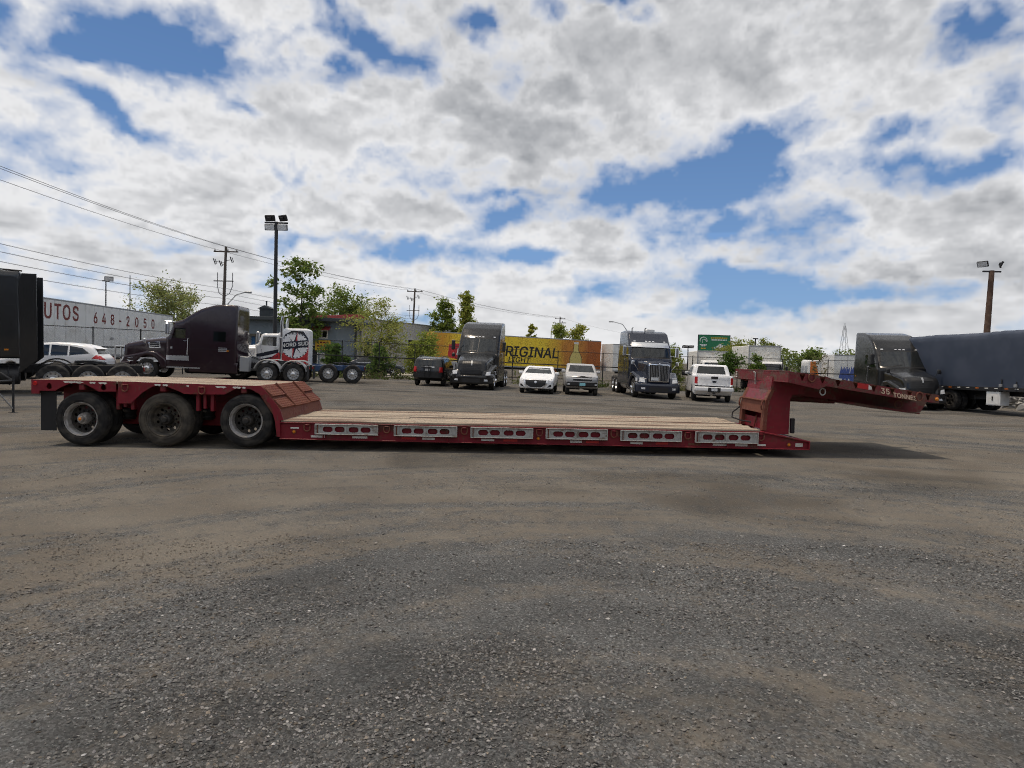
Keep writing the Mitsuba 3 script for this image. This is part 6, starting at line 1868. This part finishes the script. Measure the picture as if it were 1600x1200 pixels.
SPANS = ('running from the left edge to the nearest utility pole', 'strung between the nearest and the middle utility pole', 'strung between the middle and the farthest utility pole', 'running on beyond the farthest utility pole')
for i, (a, b) in enumerate(zip(poles, poles[1:])):
    L = np.linalg.norm(b - a)
    for off, dz, which in ((-.9, -.3, 'left'), (.4, -.1, 'topmost'), (1.3, -.3, 'right')) if i < 3 else ((0, -.2, 'single'),):
        wire(a + [off, 0, dz], b + [off, 0, dz], .0009 * L * L ** .5 + .25, which + ' upper wire ' + SPANS[i], r=.016)
    if i < 2:
        for dz, which in ((-4.2, 'highest'), (-4.7, 'second'), (-5.2, 'third'), (-5.9, 'lowest')):
            wire(a + [.1, 0, dz], b + [-.1, 0, dz], .5 + .1 * (dz % 1), which + ' of the low wires ' + SPANS[i], r=.017)


def street_lamp(label, x, y, h, s=1):
    t = thing('street_lamp', label, 'street lamp')
    P = Place(x, y, 0)
    part(t, 'pole', tube([(0, 0, 0), (0, 0, h - 1.5), (s * .8, 0, h - .4), (s * 2.4, 0, h)], [.1, .08, .06, .05], 8), 'galvanised', P)
    part(t, 'lamp_head', bx(s * 2.3, s * 3.1, -.14, .14, h - .1, h + .08, .04), 'galvanised', P)


street_lamp('curved street lamp seen over the right end of the yellow trailer', 19.2, 120, 8.4, -1)
street_lamp('grey street lamp arching to the right above the yellow trailer', 8.0, 150, 9.6, 1)


def billboard():
    t = thing('billboard', 'green billboard with white and yellow print above the box trucks', 'billboard')
    P = Place(56.6, 200, 0, 4)
    w, z0, z1 = 4.5, 5.0, 9.75
    b = part(t, 'panel', bx(-w, w, 0, .3, z0, z1, .03), 'sign_green', P)
    part(t, 'frame', [prism(sbox(-w - .12, z0 - .12, w + .12, z1 + .12).difference(sbox(-w, z0, w, z1)), -.05, .35)], 'roof_dark', P, False)
    for x in (-2.5, 2.5):
        part(t, 'post', bx(x - .2, x + .2, .35, .75, 0, z0 + 2, .02), 'galvanised', P)
    ring = [(-3.1 + 1.0 * math.cos(a), 8.2 + .95 * math.sin(a)) for a in np.linspace(-.3, math.pi + .3, 14)]
    part(b, 'logo', [tube([(x, -.03, z) for x, z in ring], .1, 5), tube([(-3.4, -.03, 7.5), (-3.4, -.03, 8.4), (-2.8, -.03, 8.6), (-2.2, -.03, 7.9), (-1.9, -.03, 8.1)], .09, 5)], 'white_paint', P)
    for z, x0, x1, m in ((7.05, -4.1, -2.1, 'white_paint'), (6.75, -3.7, -2.5, 'white_paint'), (6.0, -3.8, -2.4, 'sign_yellow'), (9.0, -1.0, 3.9, 'sign_yellow'), (8.45, -.8, 3.6, 'white_paint')):
        x = x0
        ms = []
        while x < x1 - .1:
            l = rnd.uniform(.25, .75)
            ms.append(bx(x, min(x + l, x1), -.03, 0, z - .14, z + .16))
            x += l + .14
        part(b, 'print_line', ms, m, P, kind='stuff')
    hull = [(-.2, 6.5), (.3, 6.3), (.5, 5.9), (3.3, 5.9), (3.5, 6.3), (4.0, 6.5), (3.7, 6.1), (3.4, 5.6), (.4, 5.6), (.1, 6.1)]
    part(b, 'boat_print', prism(hull, -.03, 0), 'white_paint', P, False)
    for x, r, z in ((1.0, .35, 6.5), (1.7, .5, 6.9), (2.4, .4, 6.6), (3.0, .38, 6.6)):
        part(b, 'figure_print', prism(Point(x, z).buffer(r, 6).union(sbox(x - r * .8, 6.0, x + r * .8, z)), -.03, 0), 'white_paint', P, False)


billboard()


def mast():
    t = thing('pylon', 'faint lattice mast far away beyond the tree line at right', 'pylon')
    P = Place(326, 700, 0)
    b = [(-5, -5), (5, -5), (5, 5), (-5, 5)]
    part(t, 'legs', [tube([(x, y, 0), (x * .12, y * .12, 42)], .2, 5) for x, y in b], 'galvanised', P, kind='stuff')
    part(t, 'bracing', [tube([(b[i][0] * (1 - z / 52), b[i][1] * (1 - z / 52), z), (b[(i + 1) % 4][0] * (1 - (z + 9) / 52), b[(i + 1) % 4][1] * (1 - (z + 9) / 52), z + 9)], .1, 4) for i in range(4) for z in (0, 9, 18, 27, 36)], 'galvanised', P, kind='stuff')


mast()
solo('lamp_mast', [tube([(44.3, 130, 0), (44.3, 130, 6.6)], .1, 6), bx(43.9, 44.7, 129.8, 130.2, 6.4, 6.6, .02)], 'black_steel', 'thin dark mast right of the green billboard', 'pole')

# ---------------------------------------------------------------- trees and weeds
def leafy(key, col, trans=.75):
    scene[key] = {'type': 'principledthin', 'base_color': {'type': 'mesh_attribute', 'name': 'vertex_color'}, 'roughness': .55, 'diff_trans': trans, 'spec_trans': 0.0}
    return key


leafy('leaf', None)
mat('bark', base_color=(0.075, 0.062, 0.05), roughness=0.9)


def leaves(centres, sizes, cols, g, up=.35):
    n = len(centres)
    nrm = g.normal(size=(n, 3))
    nrm[:, 2] = np.abs(nrm[:, 2]) + up
    nrm /= np.linalg.norm(nrm, axis=1, keepdims=True)
    a = np.cross(nrm, g.normal(size=(n, 3)))
    a /= np.linalg.norm(a, axis=1, keepdims=True)
    b = np.cross(nrm, a)
    s = sizes[:, None]
    V = np.stack([centres + a * s, centres + b * s * .55 + nrm * s * .12, centres - a * s, centres - b * s * .55 + nrm * s * .12], 1)
    F = np.array([[0, 1, 2], [0, 2, 3]])[None] + 4 * np.arange(n)[:, None, None]
    return trimesh.Trimesh(V.reshape(-1, 3), F.reshape(-1, 3), process=False), np.repeat(cols, 4, 0)


def tree(name, label, x, y, h, width, col, seed, crown_from=.25, density=1.0, leaf=.16, shape='round', trunk=.12, sparse=.5, cat_='tree', group=None):
    """A trunk with limbs that fork, twigs, and leaves gathered about the twig ends."""
    g = np.random.default_rng(seed)
    t = thing(name, label, cat_, group)
    z0 = float(ground_z(x, y))
    P = Place(x, y, z0)
    limbs, tips = [], []

    def prof(u):                                    # crown half width at the height fraction u of the crown
        if shape == 'cone':
            return max(.06, (1 - u) ** .8 * (0.35 + min(1, u * 5) * .65))
        if shape == 'tall':
            return .35 + .65 * math.sin(math.pi * min(1, u * .85 + .12)) ** .7 if u < .92 else .3
        return max(.12, math.sin(math.pi * (0.08 + .84 * u)) ** .6)
    base = crown_from * h
    n_l = int(14 + 8 * density)
    pts = [np.array([g.normal(0, .012) * h * k / 5, g.normal(0, .012) * h * k / 5, h * .94 * k / 5]) for k in range(6)]
    limbs.append(tube(pts, [trunk, trunk * .85, trunk * .65, trunk * .45, trunk * .28, trunk * .1], 7))
    for i in range(n_l):
        u = (i + g.random()) / n_l
        zt = base + (h - base) * u
        a = i * 2.4 + g.normal(0, .4)
        R = .5 * width * prof(u) * g.uniform(.7, 1.1)
        st = zt - R * g.uniform(.5, .9)
        st = max(st, base * .8)
        f = st / (h * .94)
        p0 = np.array([np.interp(f * 5, range(6), [q[k] for q in pts]) for k in range(3)])
        p2 = np.array([R * math.cos(a), R * math.sin(a), zt])
        p1 = (p0 + p2) / 2 + np.array([0, 0, -.06 * R])
        limbs.append(tube([p0, p1, p2], [trunk * .35 * (1 - .6 * u), trunk * .2, .012], 5))
        for k in range(5):
            w = g.uniform(.35, 1.0)
            c = p0 * (1 - w) ** 2 + 2 * p1 * w * (1 - w) + p2 * w * w
            d = g.normal(size=3) * np.array([1, 1, .8]) * .11 * width
            tips.append((c + d, .075 * width * g.uniform(.6, 1.3)))
            limbs.append(tube([c, c + d], [.014, .006], 4))
    part(t, 'trunk', limbs, 'bark', P, 40)
    C, S = [], []
    nl = int(75 * density)
    for c, r in tips:
        n = int(nl * g.uniform(.35, 1.4))
        C.append(c + g.normal(size=(n, 3)) * r * np.array([1, 1, .8]))
        S.append(leaf * g.uniform(.45, 1.3, n))
    C, S = np.vstack(C), np.concatenate(S)
    k = C[:, 2] > base * .75
    C, S = C[k], S[k]
    cols = np.array(col)[None] * np.array([1.95, 1.8, 1.6]) * g.uniform(.7, 1.3, (len(C), 1)) * (1 + g.normal(0, .06, (len(C), 3)))
    m, cc = leaves(C, S, np.clip(cols, .01, .9), g)
    part(t, 'crown', m, 'leaf', P, False, color=cc)


G1, G2, G3, G4 = (.1, .14, .035), (.15, .19, .05), (.055, .1, .025), (.17, .19, .045)
tree('maple_tree', 'pale spring tree rising over the white box trailer', -35.8, 75, 8.5, 6.4, (.16, .19, .085), 1, .3, 1.3, .15)
tree('poplar_tree', 'tall loose dark green tree right of the tall lamp post', -17.6, 59, 9.3, 3.5, (.085, .125, .038), 2, .32, .62, .17, 'tall', .1)
tree('maple_tree', 'dense green tree behind the red eave of the grey building', -22.3, 95, 9.3, 7.0, (.1, .14, .04), 3, .2, 1.6, .2)
tree('willow_tree', 'light green willow standing before the grey garage wall', -10.5, 56.8, 5.9, 4.3, (.16, .185, .06), 4, .22, .85, .1, 'round', .09)
tree('young_tree', 'young green tree left of the black tractor roof', -7.8, 80, 7.6, 3.4, G1, 5, .1, 1.1, .16, 'tall')
tree('poplar_tree', 'pointed yellow green tree close behind the black tractor roof', -5.1, 78, 8.6, 2.7, (.15, .18, .045), 6, .1, 1.2, .15, 'cone')
tree('young_tree', 'slim sapling alone above the middle of the yellow trailer', 2.2, 84, 6.0, 1.3, G4, 7, .1, .6, .14, 'tall', .05)
tree('young_tree', 'leafy sapling beside the far utility pole above the yellow trailer', 5.6, 88, 6.4, 2.8, G2, 8, .1, .9, .14, 'cone')
tree('young_tree', 'yellow green sapling at the right of those above the yellow trailer', 8.2, 90, 6.3, 3.0, G4, 9, .1, 1.0, .15)
tree('bush', 'pale bush by the pole left of the yellow trailer', -7.6, 60, 3.6, 3.0, G2, 10, .08, 1.0, .11, 'round', .05, cat_='bush')
tree('bush', 'small dark bush inside the fence behind the blue truck frame', -12.75, 50.6, 2.1, 1.9, (.05, .09, .025), 11, .05, .9, .1, 'round', .04, cat_='bush')
tree('bush', 'thin dark bush under the willow by the fence', -9.9, 52.6, 2.2, 1.6, (.06, .1, .03), 12, .05, .6, .1, 'round', .04, cat_='bush')
tree('bush', 'tangled green bush right of the navy tractor beyond the fence', 16.2, 74, 3.4, 3.6, (.12, .15, .04), 13, .05, 1.1, .13, 'round', .05, cat_='bush')
tree('poplar_tree', 'thin far poplar beside the navy tractor', 22.9, 110, 6.0, 1.4, (.07, .1, .04), 14, .1, .8, .18, 'tall', .05)
tree('maple_tree', 'far yellow green tree just right of the billboard', 44.5, 140, 6.4, 8.0, (.13, .155, .045), 15, .1, 1.4, .24)
tree('maple_tree', 'second far yellow green tree behind the box trucks', 49.5, 142, 6.0, 6.5, (.12, .15, .045), 16, .1, 1.3, .24)
tree('bush', 'far green shrub rising right of the taller box truck', 57.0, 135, 4.9, 4.5, (.09, .13, .04), 17, .1, 1.2, .2, 'round', .08, cat_='bush')
tree('creeper_bush', 'green creeper hanging on the fence above the left box truck', 16.0, 52.35, 2.85, 1.9, (.05, .09, .025), 18, .55, .4, .09, 'round', .02, cat_='bush')
tree('creeper_bush', 'sparse creeper on the fence between the two box trucks', 18.0, 52.35, 2.75, 1.3, (.07, .11, .03), 19, .5, .3, .09, 'round', .02, cat_='bush')
tree('bare_shrub', 'nearly bare shrub in front of the graffiti on the container', 22.7, 52.2, 2.9, 1.4, (.09, .09, .05), 20, .3, .12, .07, 'tall', .02, cat_='bush')


def woods():
    """Far wood along the horizon at the right: one mass of crowns."""
    g = np.random.default_rng(31)
    C, S = [], []
    for i in range(70):
        x = g.uniform(52, 260)
        y = g.uniform(150, 260)
        if x / y < .36 and x / y > .29:
            continue
        h = g.uniform(4.5, 7.5) * (y / 200)
        n = 260
        p = g.normal(size=(n, 3))
        p /= np.linalg.norm(p, axis=1, keepdims=True)
        p *= g.uniform(.55, 1.0, (n, 1))
        C.append(np.array([x, y, h * .5]) + p * np.array([4.2, 4.2, h * .55]))
        S.append(g.uniform(.3, .7, n))
    C, S = np.vstack(C), np.concatenate(S)
    cols = np.array([.17, .21, .07])[None] * g.uniform(.65, 1.3, (len(C), 1))
    m, cc = leaves(C, S, cols, g)
    solo('distant_woods', m, 'leaf', 'low green tree line on the horizon at the right', 'trees', kind='stuff', smooth=False, color=cc)


woods()


def weeds():
    g = np.random.default_rng(41)
    C, S, Q = [], [], []
    for (xa, ya), (xb, yb) in zip(FENCE[3:], FENCE[4:]):
        L = math.hypot(xb - xa, yb - ya)
        n = int(L * 5)
        for i in range(n):
            u = g.random()
            off = g.normal(0, .55) - .7
            x, y = xa + (xb - xa) * u, ya + (yb - ya) * u + off
            dens = meshkit.fbm(np.array([x * .5, y * .5, 0.0]), 3, 3)
            if g.random() > dens * 1.7:
                continue
            h = g.uniform(.15, .85) * (.4 + dens)
            k = int(g.integers(14, 34))
            C.append(np.array([x, y, float(ground_z(x, y))]) + np.stack([g.normal(0, .2, k), g.normal(0, .2, k), np.abs(g.normal(0, h * .5, k)) + .03], 1))
            S.append(g.uniform(.05, .13, k))
            Q.append(np.tile(np.array([(.07, .105, .03), (.12, .14, .05), (.17, .16, .08)][int(g.integers(0, 3))]) * g.uniform(.7, 1.2), (k, 1)))
    C, S, Q = np.vstack(C), np.concatenate(S), np.vstack(Q)
    m, cc = leaves(C, S, Q, g, up=0)
    solo('weeds', m, 'leaf', 'low green weeds growing along the foot of the fence', 'weeds', kind='stuff', smooth=False, color=cc)


weeds()


def rubble():
    g = np.random.default_rng(51)
    ms, cs = [], []
    ctr = np.array([27.5, 40.0])
    for i in range(150):
        d = g.normal(0, 1, 2) * np.array([2.4, 1.1])
        r = g.uniform(.07, .26)
        p = trimesh.convex.convex_hull(g.normal(size=(9, 3)) * r * np.array([1, 1, .7]))
        z = float(ground_z(*(ctr + d))) + max(0, .75 - .3 * np.linalg.norm(d / np.array([1.6, .9]))) * g.random() + r * .4
        ms.append(moved(p, (*(ctr + d), z)))
        cs.append(np.tile(np.full(3, g.uniform(.14, .4)) * [1, .97, .92], (len(p.vertices), 1)))
    solo('rubble_heap', cat(ms), 'stone_mat', 'heap of pale broken stones seen beneath the tarped trailer', 'rubble', kind='stuff', smooth=False, color=np.vstack(cs))


rubble()


# small steel stand cut by the left edge
def stand():
    t = thing('steel_stand', 'black tubular steel stand cut off by the left edge', 'stand')
    P = Place(-13.75, 18.6, float(ground_z(-13.6, 18.6)))
    for k, (x, y) in enumerate(((-.5, -.3), (-.5, .3), (.28, -.3), (.42, .35))):
        lg = part(t, 'leg', tube([(x, y, 0), (x, y, 1.0)], .03, 8), 'black_steel', P)
        part(lg, 'foot', bx(x - .08, x + .08, y - .08, y + .08, 0, .02, .004), 'black_steel', P)
    part(t, 'top_frame', tube([(-.5, -.3, 1.05), (.1, -.3, 1.05), (.4, -.3, .86), (.4, .35, .86), (.1, .35, 1.05), (-.5, .3, 1.05), (-.5, -.3, 1.05)], .03, 8), 'black_steel', P)
    part(t, 'lower_rail', tube([(-.5, -.3, .3), (.28, -.3, .3)], .025, 8), 'black_steel', P)
    part(t, 'brace', tube([(-.4, -.3, .95), (.2, -.3, .3)], .025, 8), 'black_steel', P)
    part(t, 'brace', tube([(.28, -.3, .8), (.42, .35, .1)], .02, 8), 'galvanised', P)
    part(t, 'sling_ring', tube([(.05 + .16 * math.cos(a), -.33, .62 + .12 * math.sin(a)) for a in np.linspace(0, 6.28, 14)], .02, 6), 'black_steel', P)


stand()
